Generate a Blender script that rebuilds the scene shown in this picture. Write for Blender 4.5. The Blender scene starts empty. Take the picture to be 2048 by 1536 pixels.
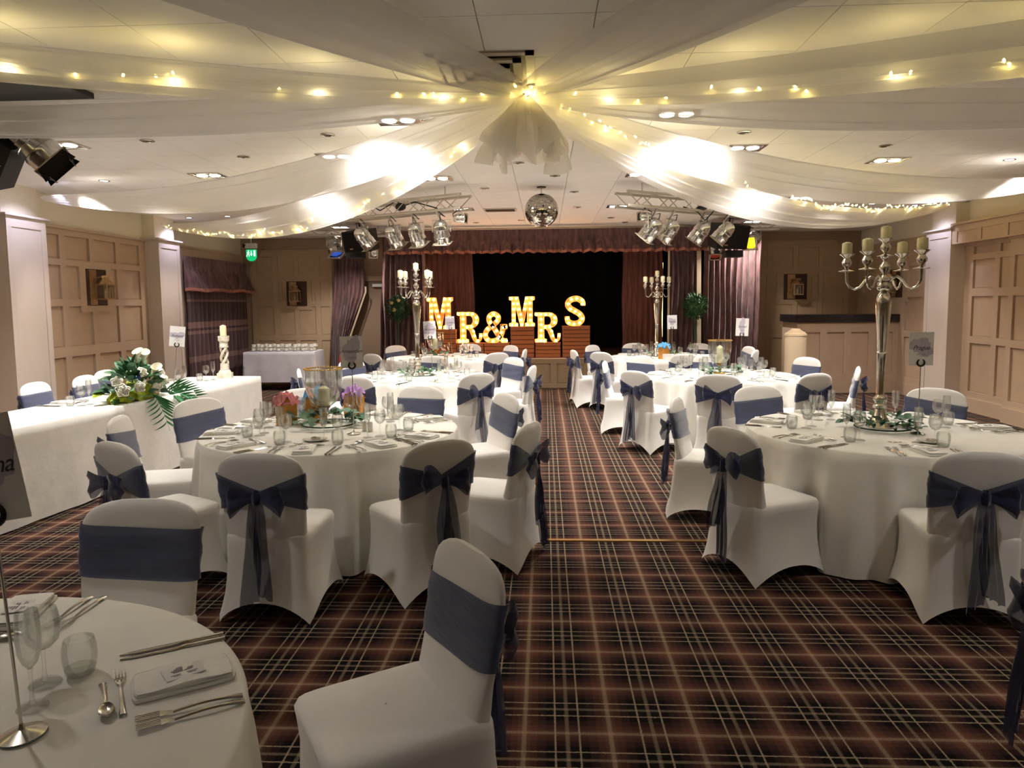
import bpy, math, random
from mathutils import Vector, Matrix
random.seed(7)
PI = math.pi
S = bpy.context.scene
C = S.collection
rad = math.radians

# ------------------------------------------------------------------ camera
cd = bpy.data.cameras.new('camera'); cam = bpy.data.objects.new('camera', cd); C.objects.link(cam)
cd.sensor_width = 36; cd.lens = 1430/2048*36; cd.shift_y = -35/2048; cd.clip_start = .05; cd.clip_end = 100
psi, th, ro = .046774, .088838, .0094
fw = Vector((-math.sin(psi)*math.cos(th), math.cos(psi)*math.cos(th), -math.sin(th)))
r0 = Vector((math.cos(psi), math.sin(psi), 0)); u0 = r0.cross(fw)
rr = r0*math.cos(ro) - u0*math.sin(ro); uu = r0*math.sin(ro) + u0*math.cos(ro)
cam.matrix_world = Matrix(((rr.x, uu.x, -fw.x, 0), (rr.y, uu.y, -fw.y, 0), (rr.z, uu.z, -fw.z, 1.65), (0, 0, 0, 1)))
S.camera = cam

# ------------------------------------------------------------------ world, exposure
W = bpy.data.worlds.new('world'); S.world = W; W.use_nodes = True
W.node_tree.nodes['Background'].inputs[0].default_value = (.05, .05, .055, 1)
W.node_tree.nodes['Background'].inputs[1].default_value = .3
S.view_settings.view_transform = 'Standard'; S.view_settings.look = 'None'
S.view_settings.gamma = 1; S.view_settings.use_curve_mapping = False
S.view_settings.exposure = 1.95
try:
    S.cycles.max_bounces = 7; S.cycles.diffuse_bounces = 4; S.cycles.glossy_bounces = 3; S.cycles.transmission_bounces = 5; S.cycles.transparent_max_bounces = 12; S.cycles.caustics_reflective = False; S.cycles.caustics_refractive = False
except Exception: pass
LAMP = 60      # watts of one recessed fixture
CZ = 3.06             # ceiling height

def lamp(name, kind, loc, power, col=(1, .96, .91), parent=None, size=.12, spot=120, blend=.6, aim=None):
    l = bpy.data.lights.new(name, kind); l.energy = power; l.color = col
    if kind == 'SPOT': l.spot_size = rad(spot); l.spot_blend = blend; l.shadow_soft_size = size
    elif kind == 'AREA': l.shape = 'DISK'; l.size = size
    else: l.shadow_soft_size = size
    o = bpy.data.objects.new(name, l); C.objects.link(o); o.location = loc
    if aim is not None:
        o.rotation_euler = (Vector(aim)).to_track_quat('-Z', 'Y').to_euler()
    if parent: o.parent = parent
    return o

# ------------------------------------------------------------------ materials
def lin(c):
    return tuple(((x/255)/12.92 if x/255 <= .04045 else ((x/255+.055)/1.055)**2.4) for x in c)
M = {}
def pm(name, col, rough=.6, metal=0, noise=0, nscale=20, bump=0, bscale=60, sheen=0, spec=.5, emit=0, emitcol=None, stretch=(1,1,1), trans=0, coat=0, sss=0):
    m = bpy.data.materials.new(name); m.use_nodes = True; nt = m.node_tree; b = nt.nodes['Principled BSDF']
    c = lin(col)
    b.inputs['Base Color'].default_value = (*c, 1); b.inputs['Roughness'].default_value = rough
    b.inputs['Metallic'].default_value = metal; b.inputs['Specular IOR Level'].default_value = spec
    if sheen: b.inputs['Sheen Weight'].default_value = sheen; b.inputs['Sheen Roughness'].default_value = .4
    if coat: b.inputs['Coat Weight'].default_value = coat
    if emit:
        b.inputs['Emission Color'].default_value = (*lin(emitcol or col), 1); b.inputs['Emission Strength'].default_value = emit
    if noise or bump:
        tc = nt.nodes.new('ShaderNodeTexCoord'); mp = nt.nodes.new('ShaderNodeMapping'); mp.inputs['Scale'].default_value = stretch
        nt.links.new(tc.outputs['Object'], mp.inputs[0])
    if noise:
        n = nt.nodes.new('ShaderNodeTexNoise'); n.inputs['Scale'].default_value = nscale; n.inputs['Detail'].default_value = 4
        nt.links.new(mp.outputs[0], n.inputs['Vector'])
        mr = nt.nodes.new('ShaderNodeMapRange'); mr.inputs[1].default_value = .3; mr.inputs[2].default_value = .7
        mr.inputs[3].default_value = 1-noise; mr.inputs[4].default_value = 1+noise
        nt.links.new(n.outputs['Fac'], mr.inputs[0])
        mx = nt.nodes.new('ShaderNodeVectorMath'); mx.operation = 'SCALE'; mx.inputs[0].default_value = c
        nt.links.new(mr.outputs[0], mx.inputs['Scale']); nt.links.new(mx.outputs[0], b.inputs['Base Color'])
    if bump:
        n2 = nt.nodes.new('ShaderNodeTexNoise'); n2.inputs['Scale'].default_value = bscale
        nt.links.new(mp.outputs[0], n2.inputs['Vector'])
        bp = nt.nodes.new('ShaderNodeBump'); bp.inputs['Strength'].default_value = bump; bp.inputs['Distance'].default_value = .01
        nt.links.new(n2.outputs['Fac'], bp.inputs['Height']); nt.links.new(bp.outputs[0], b.inputs['Normal'])
    if trans:                                            # sheer cloth: part of the light passes straight through
        out = nt.nodes['Material Output']; t = nt.nodes.new('ShaderNodeBsdfTransparent'); mx = nt.nodes.new('ShaderNodeMixShader')
        mx.inputs[0].default_value = trans
        nt.links.new(b.outputs[0], mx.inputs[1]); nt.links.new(t.outputs[0], mx.inputs[2]); nt.links.new(mx.outputs[0], out.inputs[0])
    M[name] = m; return m
def sheer(name, col, thru, transl):
    m = bpy.data.materials.new(name); m.use_nodes = True; nt = m.node_tree; nt.nodes.clear()
    out = nt.nodes.new('ShaderNodeOutputMaterial'); d = nt.nodes.new('ShaderNodeBsdfDiffuse'); tl = nt.nodes.new('ShaderNodeBsdfTranslucent'); tp = nt.nodes.new('ShaderNodeBsdfTransparent')
    for n in (d, tl): n.inputs[0].default_value = (*lin(col), 1)
    a = nt.nodes.new('ShaderNodeMixShader'); a.inputs[0].default_value = transl
    b = nt.nodes.new('ShaderNodeMixShader'); b.inputs[0].default_value = thru
    nt.links.new(d.outputs[0], a.inputs[1]); nt.links.new(tl.outputs[0], a.inputs[2]); nt.links.new(a.outputs[0], b.inputs[1])
    nt.links.new(tp.outputs[0], b.inputs[2]); nt.links.new(b.outputs[0], out.inputs[0]); M[name] = m; return m
def glass(name, tint=(252, 253, 252), lo=.025, hi=.7, rough=.02, refr=.2):
    m = bpy.data.materials.new(name); m.use_nodes = True; nt = m.node_tree; nt.nodes.clear()
    out = nt.nodes.new('ShaderNodeOutputMaterial'); g = nt.nodes.new('ShaderNodeBsdfGlossy'); tp = nt.nodes.new('ShaderNodeBsdfTransparent')
    g.inputs['Roughness'].default_value = rough; tp.inputs[0].default_value = (*lin(tint), 1)
    lw = nt.nodes.new('ShaderNodeLayerWeight'); lw.inputs[0].default_value = .25
    mr = nt.nodes.new('ShaderNodeMapRange'); mr.inputs[3].default_value = lo; mr.inputs[4].default_value = hi
    mx = nt.nodes.new('ShaderNodeMixShader')
    pw = nt.nodes.new('ShaderNodeMath'); pw.operation = 'POWER'; pw.inputs[1].default_value = 2.2; nt.links.new(lw.outputs['Facing'], pw.inputs[0]); nt.links.new(pw.outputs[0], mr.inputs[0]); nt.links.new(mr.outputs[0], mx.inputs[0])
    nt.links.new(tp.outputs[0], mx.inputs[1]); nt.links.new(g.outputs[0], mx.inputs[2])
    gl = nt.nodes.new('ShaderNodeBsdfGlass'); gl.inputs['IOR'].default_value = 1.45; gl.inputs['Roughness'].default_value = .0
    m2 = nt.nodes.new('ShaderNodeMixShader'); m2.inputs[0].default_value = refr
    nt.links.new(mx.outputs[0], m2.inputs[1]); nt.links.new(gl.outputs[0], m2.inputs[2]); nt.links.new(m2.outputs[0], out.inputs[0]); M[name] = m; return m
def emis(name, col, s):
    m = bpy.data.materials.new(name); m.use_nodes = True; nt = m.node_tree; nt.nodes.clear()
    out = nt.nodes.new('ShaderNodeOutputMaterial'); e = nt.nodes.new('ShaderNodeEmission'); e.inputs[0].default_value = (*lin(col), 1); e.inputs[1].default_value = s
    nt.links.new(e.outputs[0], out.inputs[0]); M[name] = m; return m

pm('ceiling', (246, 242, 236), .8, noise=.02, nscale=3)
pm('upper_wall', (228, 218, 198), .8, noise=.03, nscale=4)
pm('panel', (186, 160, 134), .55, noise=.05, nscale=3, bump=.05)
pm('rail', (188, 163, 138), .5, noise=.04, nscale=3)
pm('backpaint', (166, 138, 114), .7, noise=.05, nscale=3)
pm('backpanel', (182, 154, 124), .6, noise=.05, nscale=3)
pm('pillar', (206, 192, 180), .6, noise=.03, nscale=3)
pm('cover', (236, 233, 230), .75, noise=.03, nscale=5, bump=.05, bscale=30, sheen=.2)
pm('cloth', (238, 235, 228), .8, noise=.03, nscale=6, bump=.15, bscale=18, sheen=.1)
pm('headcloth', (236, 233, 228), .8, noise=.04, nscale=8, bump=.2, bscale=26)
pm('greycloth', (205, 200, 205), .8, noise=.05, nscale=6, bump=.2, bscale=20)
pm('napkin', (240, 238, 232), .85, bump=.2, bscale=80)
pm('sash', (54, 66, 106), .5, noise=.25, nscale=7, bump=.3, bscale=22, sheen=.6, trans=.22, stretch=(.6,.6,4))
pm('bow', (34, 40, 80), .5, noise=.3, nscale=12, sheen=.5, trans=.2)
pm('tail', (30, 36, 78), .55, noise=.3, nscale=9, sheen=.4, trans=.27, stretch=(3,3,.5))
pm('silver', (205, 198, 186), .16, 1, noise=.1, nscale=30)
pm('steel', (196, 192, 184), .2, 1)
pm('chrome', (214, 212, 208), .18, 1, noise=.12, nscale=25)
pm('truss', (196, 188, 176), .35, .8)
pm('brass', (186, 150, 84), .3, 1)
pm('black', (18, 17, 18), .5, noise=.2, nscale=30)
pm('darkmetal', (40, 36, 32), .4, .8)
pm('velvet', (108, 76, 74), .8, noise=.5, nscale=9, sheen=.25, stretch=(1.6,1.6,.45), bump=.4, bscale=14)
pm('stagecurtain', (150, 94, 82), .8, noise=.25, nscale=10, sheen=.3, stretch=(2,2,.3))
pm('fringe', (176, 112, 92), .8, noise=.3, nscale=60)
pm('lining', (218, 196, 166), .8)
pm('backcloth', (14, 10, 12), .9, noise=.4, nscale=4)
pm('stagewood', (134, 92, 76), .6, noise=.2, nscale=8, stretch=(.4,4,1))
pm('stagefront', (150, 128, 98), .6, noise=.06, nscale=4)
pm('crate', (186, 112, 62), .55, noise=.3, nscale=9, stretch=(.8,4,7), bump=.2)
pm('letterface', (226, 130, 62), .5, noise=.12, nscale=12)
pm('letterrim', (226, 150, 70), .5)
pm('candle', (232, 222, 178), .5, noise=.05, nscale=12, sss=.1)
pm('wick', (150, 140, 120), .8)
pm('leaf', (52, 98, 52), .5, noise=.3, nscale=14)
pm('leaf2', (98, 140, 112), .55, noise=.25, nscale=14)
pm('leaf3', (36, 72, 40), .5, noise=.35, nscale=14)
pm('palm', (44, 118, 62), .5, noise=.2, nscale=8)
pm('moss', (160, 176, 40), .8, noise=.4, nscale=30, bump=.8, bscale=40)
pm('rose', (240, 236, 218), .7, noise=.06, nscale=30)
pm('rose_y', (232, 206, 140), .7, noise=.1, nscale=30)
pm('bluef', (30, 70, 150), .6, noise=.2, nscale=30)
pm('kraft', (206, 142, 58), .7, noise=.08, nscale=14)
pm('tissue_pink', (242, 150, 156), .7, noise=.15, nscale=14)
pm('tissue_blue', (96, 176, 226), .7, noise=.15, nscale=14)
pm('tissue_purple', (190, 142, 206), .7, noise=.15, nscale=14)
pm('card', (226, 222, 220), .7)
pm('blotch', (186, 176, 190), .8, noise=.08, nscale=40)
pm('ink', (52, 50, 58), .7)
pm('inkgrey', (120, 112, 118), .7)
pm('porcelain', (240, 236, 226), .25, coat=.5)
pm('darkwood', (62, 38, 24), .4, noise=.4, nscale=9, stretch=(1,1,5))
pm('bronze', (190, 156, 112), .3, .7, noise=.2, nscale=20)
pm('copper', (196, 150, 110), .3, .9)
pm('granite', (36, 30, 30), .25, noise=.7, nscale=24)
pm('white_wood', (214, 204, 186), .7, noise=.22, nscale=26, bump=.5)
pm('green', (10, 150, 96), .5, emit=.35, emitcol=(10, 170, 100))
pm('whitesign', (240, 244, 240), .5, emit=.5)
pm('plastic', (226, 224, 220), .4)
pm('red', (190, 30, 36), .5)
pm('gelyellow', (240, 190, 30), .3, emit=.8, emitcol=(255, 190, 20))
pm('gelred', (190, 60, 44), .3)
pm('gelblue', (40, 70, 150), .3, emit=.3)
pm('gelframe', (190, 176, 156), .5, .5)
pm('mirrortile', (205, 198, 186), .08, 1, noise=.35, nscale=40)
pm('door', (128, 104, 84), .6)
pm('vent', (196, 186, 170), .6, .2)
pm('ventdark', (70, 50, 26), .6)
pm('wire', (28, 26, 26), .6)
sheer('drape', (248, 245, 242), .3, .5)
sheer('tuft', (246, 242, 238), .42, .5)
glass('glass'); glass('vaseglass', (249, 250, 248), .06, .95)
pm('tumblerbase', (226, 232, 220), .08, trans=.72)
emis('fairy', (255, 230, 120), 11)
emis('bulb', (255, 222, 176), 20)
emis('lampwhite', (255, 246, 230), 8)
emis('lampblue', (190, 196, 255), 9)
emis('lamphot', (240, 246, 255), 14)
emis('striplight', (236, 226, 130), 1.6)
for n_ in ('fairy', 'lampwhite', 'lampblue', 'lamphot', 'striplight', 'green', 'whitesign', 'gelyellow', 'gelblue'): M[n_].cycles.emission_sampling = 'NONE'
pm('plaidcurtain', (100, 70, 68), .8, noise=.2, nscale=10, sheen=.3, stretch=(2,2,.3))

# ------------------------------------------------------------------ geometry helpers
class G:
    def __init__(s): s.v = []; s.f = []
    def add(s, v, f, mat=None):
        n = len(s.v)
        s.v += [tuple(mat @ Vector(p)) if mat else tuple(p) for p in v]
        s.f += [tuple(i+n for i in q) for q in f]; return s
    def box(s, c, d, mat=None, rz=0):
        x, y, z = d[0]/2, d[1]/2, d[2]/2; cs, sn = math.cos(rz), math.sin(rz)
        v = [(c[0]+a*x*cs-b*y*sn, c[1]+a*x*sn+b*y*cs, c[2]+e*z) for e in (-1, 1) for b in (-1, 1) for a in (-1, 1)]
        return s.add(v, [(0,2,3,1),(4,5,7,6),(0,1,5,4),(2,6,7,3),(0,4,6,2),(1,3,7,5)], mat)
    def grid(s, P, cu=False, cv=False, mat=None):
        nu, nv = len(P), len(P[0]); v = [p for r in P for p in r]; f = []
        for i in range(nu if cu else nu-1):
            for j in range(nv if cv else nv-1):
                a, b = (i+1) % nu, (j+1) % nv; f.append((i*nv+j, a*nv+j, a*nv+b, i*nv+b))
        return s.add(v, f, mat)
    def lathe(s, prof, n=16, o=(0,0,0), mat=None, cap=True):
        P = [[(o[0]+r*math.cos(2*PI*k/n), o[1]+r*math.sin(2*PI*k/n), o[2]+z) for k in range(n)] for r, z in prof]
        b = len(s.v); s.grid(P, cv=True, mat=mat); L = len(prof)
        if cap:
            if prof[0][0] > 1e-4: s.f.append(tuple(b+k for k in reversed(range(n))))
            if prof[-1][0] > 1e-4: s.f.append(tuple(b+(L-1)*n+k for k in range(n)))
        return s
    def tube(s, pts, r, n=8, mat=None, cap=True):
        pts = [Vector(p) for p in pts]; L = len(pts); rs = r if isinstance(r, (list, tuple)) else [r]*L; P = []
        t0 = (pts[1]-pts[0]).normalized(); nrm = t0.orthogonal().normalized()
        for i, p in enumerate(pts):
            t = (pts[min(i+1, L-1)]-pts[max(i-1, 0)]).normalized()
            nrm = (nrm - t*nrm.dot(t)); nrm = nrm.normalized() if nrm.length > 1e-6 else t.orthogonal().normalized()
            bn = t.cross(nrm)
            P.append([tuple(p+(nrm*math.cos(2*PI*k/n)+bn*math.sin(2*PI*k/n))*rs[i]) for k in range(n)])
        b = len(s.v); s.grid(P, cv=True, mat=mat)
        if cap: s.f.append(tuple(b+k for k in reversed(range(n)))); s.f.append(tuple(b+(L-1)*n+k for k in range(n)))
        return s
    def ell(s, c, r, n=12, m=8, mat=None):
        prof = [(max(1e-5, math.sin(PI*i/m)), -math.cos(PI*i/m)) for i in range(m+1)]
        P = [[(c[0]+r[0]*q*math.cos(2*PI*k/n), c[1]+r[1]*q*math.sin(2*PI*k/n), c[2]+r[2]*z) for k in range(n)] for q, z in prof]
        return s.grid(P, cv=True, mat=mat)
    def prism(s, poly, z0, z1, mat=None):
        n = len(poly); v = [(x, y, z0) for x, y in poly]+[(x, y, z1) for x, y in poly]
        f = [tuple(reversed(range(n))), tuple(range(n, 2*n))]+[(i, (i+1) % n, n+(i+1) % n, n+i) for i in range(n)]
        return s.add(v, f, mat)
    def mesh(s, name, mt, smooth=True, ang=38):
        me = bpy.data.meshes.new(name); me.from_pydata(s.v, [], s.f); me.validate()
        me.materials.append(M[mt] if isinstance(mt, str) else mt)
        if smooth:
            me.polygons.foreach_set('use_smooth', [True]*len(me.polygons)); me.set_sharp_from_angle(angle=rad(ang))
        me.update(); return me
def put(name, me, parent=None, loc=(0,0,0), rot=(0,0,0), sc=None):
    o = bpy.data.objects.new(name, me); C.objects.link(o); o.location = loc; o.rotation_euler = rot
    if sc is not None: o.scale = (sc, sc, sc) if isinstance(sc, (int, float)) else sc
    if parent: o.parent = parent
    return o
def obj(name, g, mt, parent=None, smooth=True, loc=(0,0,0), rot=(0,0,0), ang=38):
    return put(name, g.mesh(name, mt, smooth, ang), parent, loc, rot)
def tag(o, label, cat, group=None):
    o['label'] = label; o['category'] = cat
    if group: o['group'] = group
    return o
def thing(name, label, cat, loc=(0,0,0), rz=0, group=None, rot=None):
    o = bpy.data.objects.new(name, None); C.objects.link(o); o.location = loc
    o.rotation_euler = rot or (0, 0, rz); o.empty_display_size = .1
    return tag(o, label, cat, group)
def struct(o): o['kind'] = 'structure'; return o
def stuff(o): o['kind'] = 'stuff'; return o
def B(c, d, rz=0): return G().box(c, d, rz=rz)
def aimrot(d, up='Y'): return Vector(d).to_track_quat('Z', up).to_euler()
# ================================================================== the room
def plaid_material():
    m = bpy.data.materials.new('tartan_carpet'); m.use_nodes = True; nt = m.node_tree; N = nt.nodes; L = nt.links; b = N['Principled BSDF']
    tc = N.new('ShaderNodeTexCoord'); sp = N.new('ShaderNodeSeparateXYZ')
    wob = N.new('ShaderNodeTexNoise'); wob.inputs['Scale'].default_value = 160; L.new(tc.outputs['Object'], wob.inputs['Vector'])
    wv = N.new('ShaderNodeVectorMath'); wv.operation = 'MULTIPLY_ADD'; wv.inputs[1].default_value = (.008, .008, 0)
    L.new(wob.outputs['Color'], wv.inputs[0]); L.new(tc.outputs['Object'], wv.inputs[2]); L.new(wv.outputs[0], sp.inputs[0])
    fz = N.new('ShaderNodeTexNoise'); fz.inputs['Scale'].default_value = 420; fz.inputs['Detail'].default_value = 1; L.new(tc.outputs['Object'], fz.inputs['Vector'])
    def math_(op, a, c=None, d=None):
        n = N.new('ShaderNodeMath'); n.operation = op
        for i, x in enumerate((a, c, d)):
            if x is None: continue
            if isinstance(x, (int, float)): n.inputs[i].default_value = x
            else: L.new(x, n.inputs[i])
        return n.outputs[0]
    def line(u, c, w, s):
        d = math_('ABSOLUTE', math_('SUBTRACT', u, c)); mr = N.new('ShaderNodeMapRange'); mr.clamp = True
        L.new(d, mr.inputs[0]); mr.inputs[1].default_value = w*.6; mr.inputs[2].default_value = w*1.4; mr.inputs[3].default_value = s; mr.inputs[4].default_value = 0
        return mr.outputs[0]
    def axis(out, x0, p):
        u = math_('FRACT', math_('ADD', math_('DIVIDE', math_('SUBTRACT', out, x0), p), 100.5))
        cr = N.new('ShaderNodeValToRGB'); L.new(u, cr.inputs[0]); e = cr.color_ramp.elements
        st = [(0, (128, 92, 76)), (.07, (118, 80, 64)), (.075, (104, 66, 54)), (.15, (98, 62, 54)), (.155, (70, 44, 42)), (.25, (60, 38, 38)), (.26, (20, 14, 15)), (.74, (20, 14, 15)), (.75, (60, 38, 38)), (.845, (70, 44, 42)), (.85, (98, 62, 54)), (.925, (104, 66, 54)), (.93, (118, 80, 64)), (1, (128, 92, 76))]
        e[0].position = 0; e[0].color = (*lin(st[0][1]), 1); e[1].position = 1; e[1].color = (*lin(st[-1][1]), 1)
        for q, c in st[1:-1]:
            k = e.new(q); k.color = (*lin(c), 1)
        bright = math_('ADD', line(u, .36, .010, .9), line(u, .64, .010, .9))
        dim = line(u, .5, .022, .38)
        fuzzy = math_('ADD', line(u, 0, .026, .55), line(u, 1, .026, .55))
        thr = math_('GREATER_THAN', fz.outputs['Fac'], .5)
        lines = math_('ADD', math_('ADD', bright, dim), math_('MULTIPLY', fuzzy, thr))
        return cr.outputs[0], math_('MULTIPLY', lines, math_('ADD', .3, math_('MULTIPLY', thr, .7)))
    cx, lx = axis(sp.outputs[0], .081, .33); cy, ly = axis(sp.outputs[1], 3.108, .3233)
    mx = N.new('ShaderNodeMixRGB'); L.new(math_('ADD', .5, math_('MULTIPLY', math_('SUBTRACT', math_('GREATER_THAN', fz.outputs['Fac'], .5), .5), .55)), mx.inputs[0]); L.new(cx, mx.inputs[1]); L.new(cy, mx.inputs[2])
    ln = math_('MINIMUM', math_('ADD', lx, ly), .9)
    m2 = N.new('ShaderNodeMixRGB'); L.new(ln, m2.inputs[0]); L.new(mx.outputs[0], m2.inputs[1]); m2.inputs[2].default_value = (*lin((206, 186, 156)), 1)
    hs = N.new('ShaderNodeMixRGB'); hs.blend_type = 'MULTIPLY'; hs.inputs[0].default_value = .5; L.new(m2.outputs[0], hs.inputs[1]); L.new(fz.outputs['Color'], hs.inputs[2])
    gm = N.new('ShaderNodeVectorMath'); gm.operation = 'SCALE'; gm.inputs['Scale'].default_value = 1.12; L.new(hs.outputs[0], gm.inputs[0])
    L.new(gm.outputs[0], b.inputs['Base Color']); b.inputs['Roughness'].default_value = .95; b.inputs['Specular IOR Level'].default_value = .1
    bp = N.new('ShaderNodeBump'); bp.inputs['Strength'].default_value = .5; bp.inputs['Distance'].default_value = .004
    L.new(fz.outputs['Fac'], bp.inputs['Height']); L.new(bp.outputs[0], b.inputs['Normal'])
    M['carpet'] = m
plaid_material()
Y0, Y1, XL, XR = -4.2, 14.6, -6.25, 6.25
struct(obj('floor', B((0, (Y0+Y1)/2, -.05), (XR-XL+.4, Y1-Y0+.4, .1)), 'carpet', smooth=False))
struct(obj('trim_1', B((1.2, 4.853, .002), (4.4, .035, .012)), 'brass', smooth=False))
ceil = struct(obj('ceiling', B((0, (Y0+Y1)/2, CZ+.075), (XR-XL+.4, Y1-Y0+.4, .11)), 'ceiling', smooth=False))
unit = {}
def ucube(mt):
    if mt not in unit: unit[mt] = G().box((0,0,0), (1,1,1)).mesh('block_'+mt, mt, False)
    return unit[mt]
def block(name, mt, c, d, parent=None, rz=0):
    return put(name, ucube(mt), parent, c, (0, 0, rz), d)
# ceiling boards: the ones that show largest as single parts, the rest as one
tiles = []
tx, ty = .588, .616
for i in range(-11, 11):
    for j in range(-12, 18):
        x = .257+(i+.5)*tx; y = 3.65+(j+.5)*ty
        if abs(x) > 6.2 or y > 14.5 or y < -4.1: continue
        tiles.append((0 if (y > 2.7 and abs(x) < .8*y+.3) else 1, y, x))
tiles.sort(); tm = G().box((0,0,0), (tx-.005, ty-.005, .02)).mesh('ceiling_board', 'ceiling', False)
rest = G()
for k, (f, y, x) in enumerate(tiles):
    if k < 290: put('ceiling_board', tm, ceil, (x, y, CZ+.01))
    else: rest.box((x, y, CZ+.01), (tx-.005, ty-.005, .02))
stuff(obj('ceiling_boards_beyond', rest, 'ceiling', ceil, smooth=False))

DADO = 2.68
def wall(name, c, d, mt='panel'): return struct(block(name, mt, c, d))
wl = wall('wall_left', (XL-.1, (Y0+Y1)/2, CZ/2+.01), (.2, Y1-Y0, CZ+.02), 'upper_wall')
wr = wall('wall_right', (XR+.1, (Y0+Y1)/2, CZ/2+.01), (.2, Y1-Y0, CZ+.02), 'upper_wall')
wall('wall_entrance', (0, Y0-.1, CZ/2), (XR-XL+.4, .2, CZ+.04), 'upper_wall')
wbl = wall('wall_back_left', ((XL-3.05)/2, Y1+.1, CZ/2), (-3.05-XL, .2, CZ+.02), 'backpaint')
wbr = wall('wall_back_right', ((XR+4.0)/2, Y1+.1, CZ/2), (XR-4.0, .2, CZ+.02), 'backpaint')

# a bay of wainscot: rails, stiles and sunk panels, each its own part
def bay(root, axis, plane, sgn, u0, u1, cols, rows, top, skip=(), mt='panel', rt='rail', base=.2, th=.04):
    def bl(name, m, ua, ub, za, zb, d0, d1):
        un, dn = (ua+ub)/2, plane+sgn*(d0+d1)/2
        c = (dn, un, (za+zb)/2) if axis == 'Y' else (un, dn, (za+zb)/2)
        d = (d1-d0, ub-ua, zb-za) if axis == 'Y' else (ub-ua, d1-d0, zb-za)
        return block(name, m, c, d, rootp)
    rootp = thing(root[0], root[1], root[2]) if isinstance(root, tuple) else root
    del_keys = isinstance(root, tuple)
    if del_keys:
        for k in ('label', 'category'): del rootp[k]
        rootp['kind'] = 'structure'
    bl('backing', mt, u0, u1, .0, top, .0, .008)
    zs = [base]+[z for r in rows for z in r]+[top]
    bl('baseboard', rt, u0, u1, 0, base, .008, th+.02)
    for i in range(0, len(zs), 2):
        if zs[i+1]-zs[i] > .004: bl('rail', rt, u0, u1, zs[i], zs[i+1], .008, th)
    for ri, (za, zb) in enumerate(rows):
        cs = cols[ri] if isinstance(cols[0], list) else cols
        us = [u0]+[x for q in cs for x in q]+[u1]
        for i in range(0, len(us), 2):
            if us[i+1]-us[i] > .004: bl('stile', rt, us[i], us[i+1], za, zb, .008, th)
        for ua, ub in cs:
            bl('panel', mt, ua+.012, ub-.012, za+.012, zb-.012, .008, .013)
    bl('dado_rail', rt, u0, u1, top, top+.03, 0, th+.03)
    return rootp, bl
# left wall bay between the two pillars in view
c4 = [(8.5, 8.979), (9.095, 9.588), (9.692, 10.191), (10.308, 10.79)]
c4n = [(8.5, 8.979), (9.095, 9.35), (10.05, 10.191), (10.308, 10.79)]
rws = [(.3, 1.0), (1.132, 1.659), (1.755, 2.186), (2.268, 2.572)]
r_, bl = bay(('trim_2', '', ''), 'Y', XL, 1, 8.43, 10.96, [c4, c4, c4n, c4], rws, DADO-.03)
bl('sconce_surround', 'rail', 9.35, 10.05, 1.58, 1.755, .008, .0405)
bay(('trim_3', '', ''), 'Y', XL, 1, 5.28, 7.8, [(5.4, 5.95), (6.05, 6.55), (6.65, 7.15), (7.25, 7.7)], rws, DADO-.03)
# window bay: plain painted wall behind the curtain
bay(('trim_4', '', ''), 'Y', XL, 1, 11.64, 14.6, [], [], DADO-.03, mt='backpanel')
# right wall
c5 = [(11.74, 12.02), (12.14, 12.70), (12.90, 13.70), (13.82, 14.35)]
c5n = [(11.74, 12.02), (12.14, 12.62), (13.45, 13.70), (13.82, 14.35)]
r5 = [(.314, 1.004), (1.113, 1.684), (1.785, 2.213), (2.263, 2.60)]
r_, bl = bay(('trim_5', '', ''), 'Y', XR, -1, 11.64, 14.6, [c5, c5, c5n, c5], r5, DADO-.03)
bl('sconce_surround', 'rail', 12.62, 13.45, 1.6, 1.785, .008, .0405)
c6 = [(9.85, 10.15), (10.26, 10.76)]
bay(('trim_6', '', ''), 'Y', XR, -1, 9.75, 10.96, c6, [(.294, 1.003), (1.103, 1.683), (1.797, 2.207), (2.29, 2.4)], 2.42)
bay(('trim_7', '', ''), 'Y', XR-.12, -1, 7.0, 9.75, [(7.1, 7.6), (7.72, 8.2), (8.32, 8.85), (9.0, 9.65)], [(.294, 1.003), (1.103, 1.683), (1.797, 2.207)], 2.42)
block('return', 'rail', (XR-.06, 9.74, 1.21), (.12, .02, 2.42), bpy.data.objects['trim_7'])
# bulkhead above the alcove
bk = struct(block('wall_bulkhead', 'panel', (XR-.115, 8.4, 2.58), (.23, 5.1, .27)))
bko = thing('trim_8', '', ''); del bko['label']; del bko['category']; struct(bko)
for a, b_ in ((10.34, 10.83), (9.76, 10.25), (9.18, 9.67), (8.6, 9.09), (8.02, 8.51)):
    block('panel', 'panel', (XR-.234, (a+b_)/2, 2.545), (.006, b_-a, .16), bko)
us = [10.96, 10.83, 10.34, 10.25, 9.76, 9.67, 9.18, 9.09, 8.6, 8.51, 8.02, 5.85]
for i in range(0, 12, 2):
    block('stile', 'rail', (XR-.24, (us[i]+us[i+1])/2, 2.545), (.02, us[i]-us[i+1], .16), bko)
for za, zb in ((2.445, 2.465), (2.625, 2.715)): block('rail', 'rail', (XR-.24, 8.4, (za+zb)/2), (.02, 5.1, zb-za), bko)
block('dado_rail', 'rail', (XR-.25, 8.4, 2.73), (.07, 5.1, .03), bko)
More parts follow.
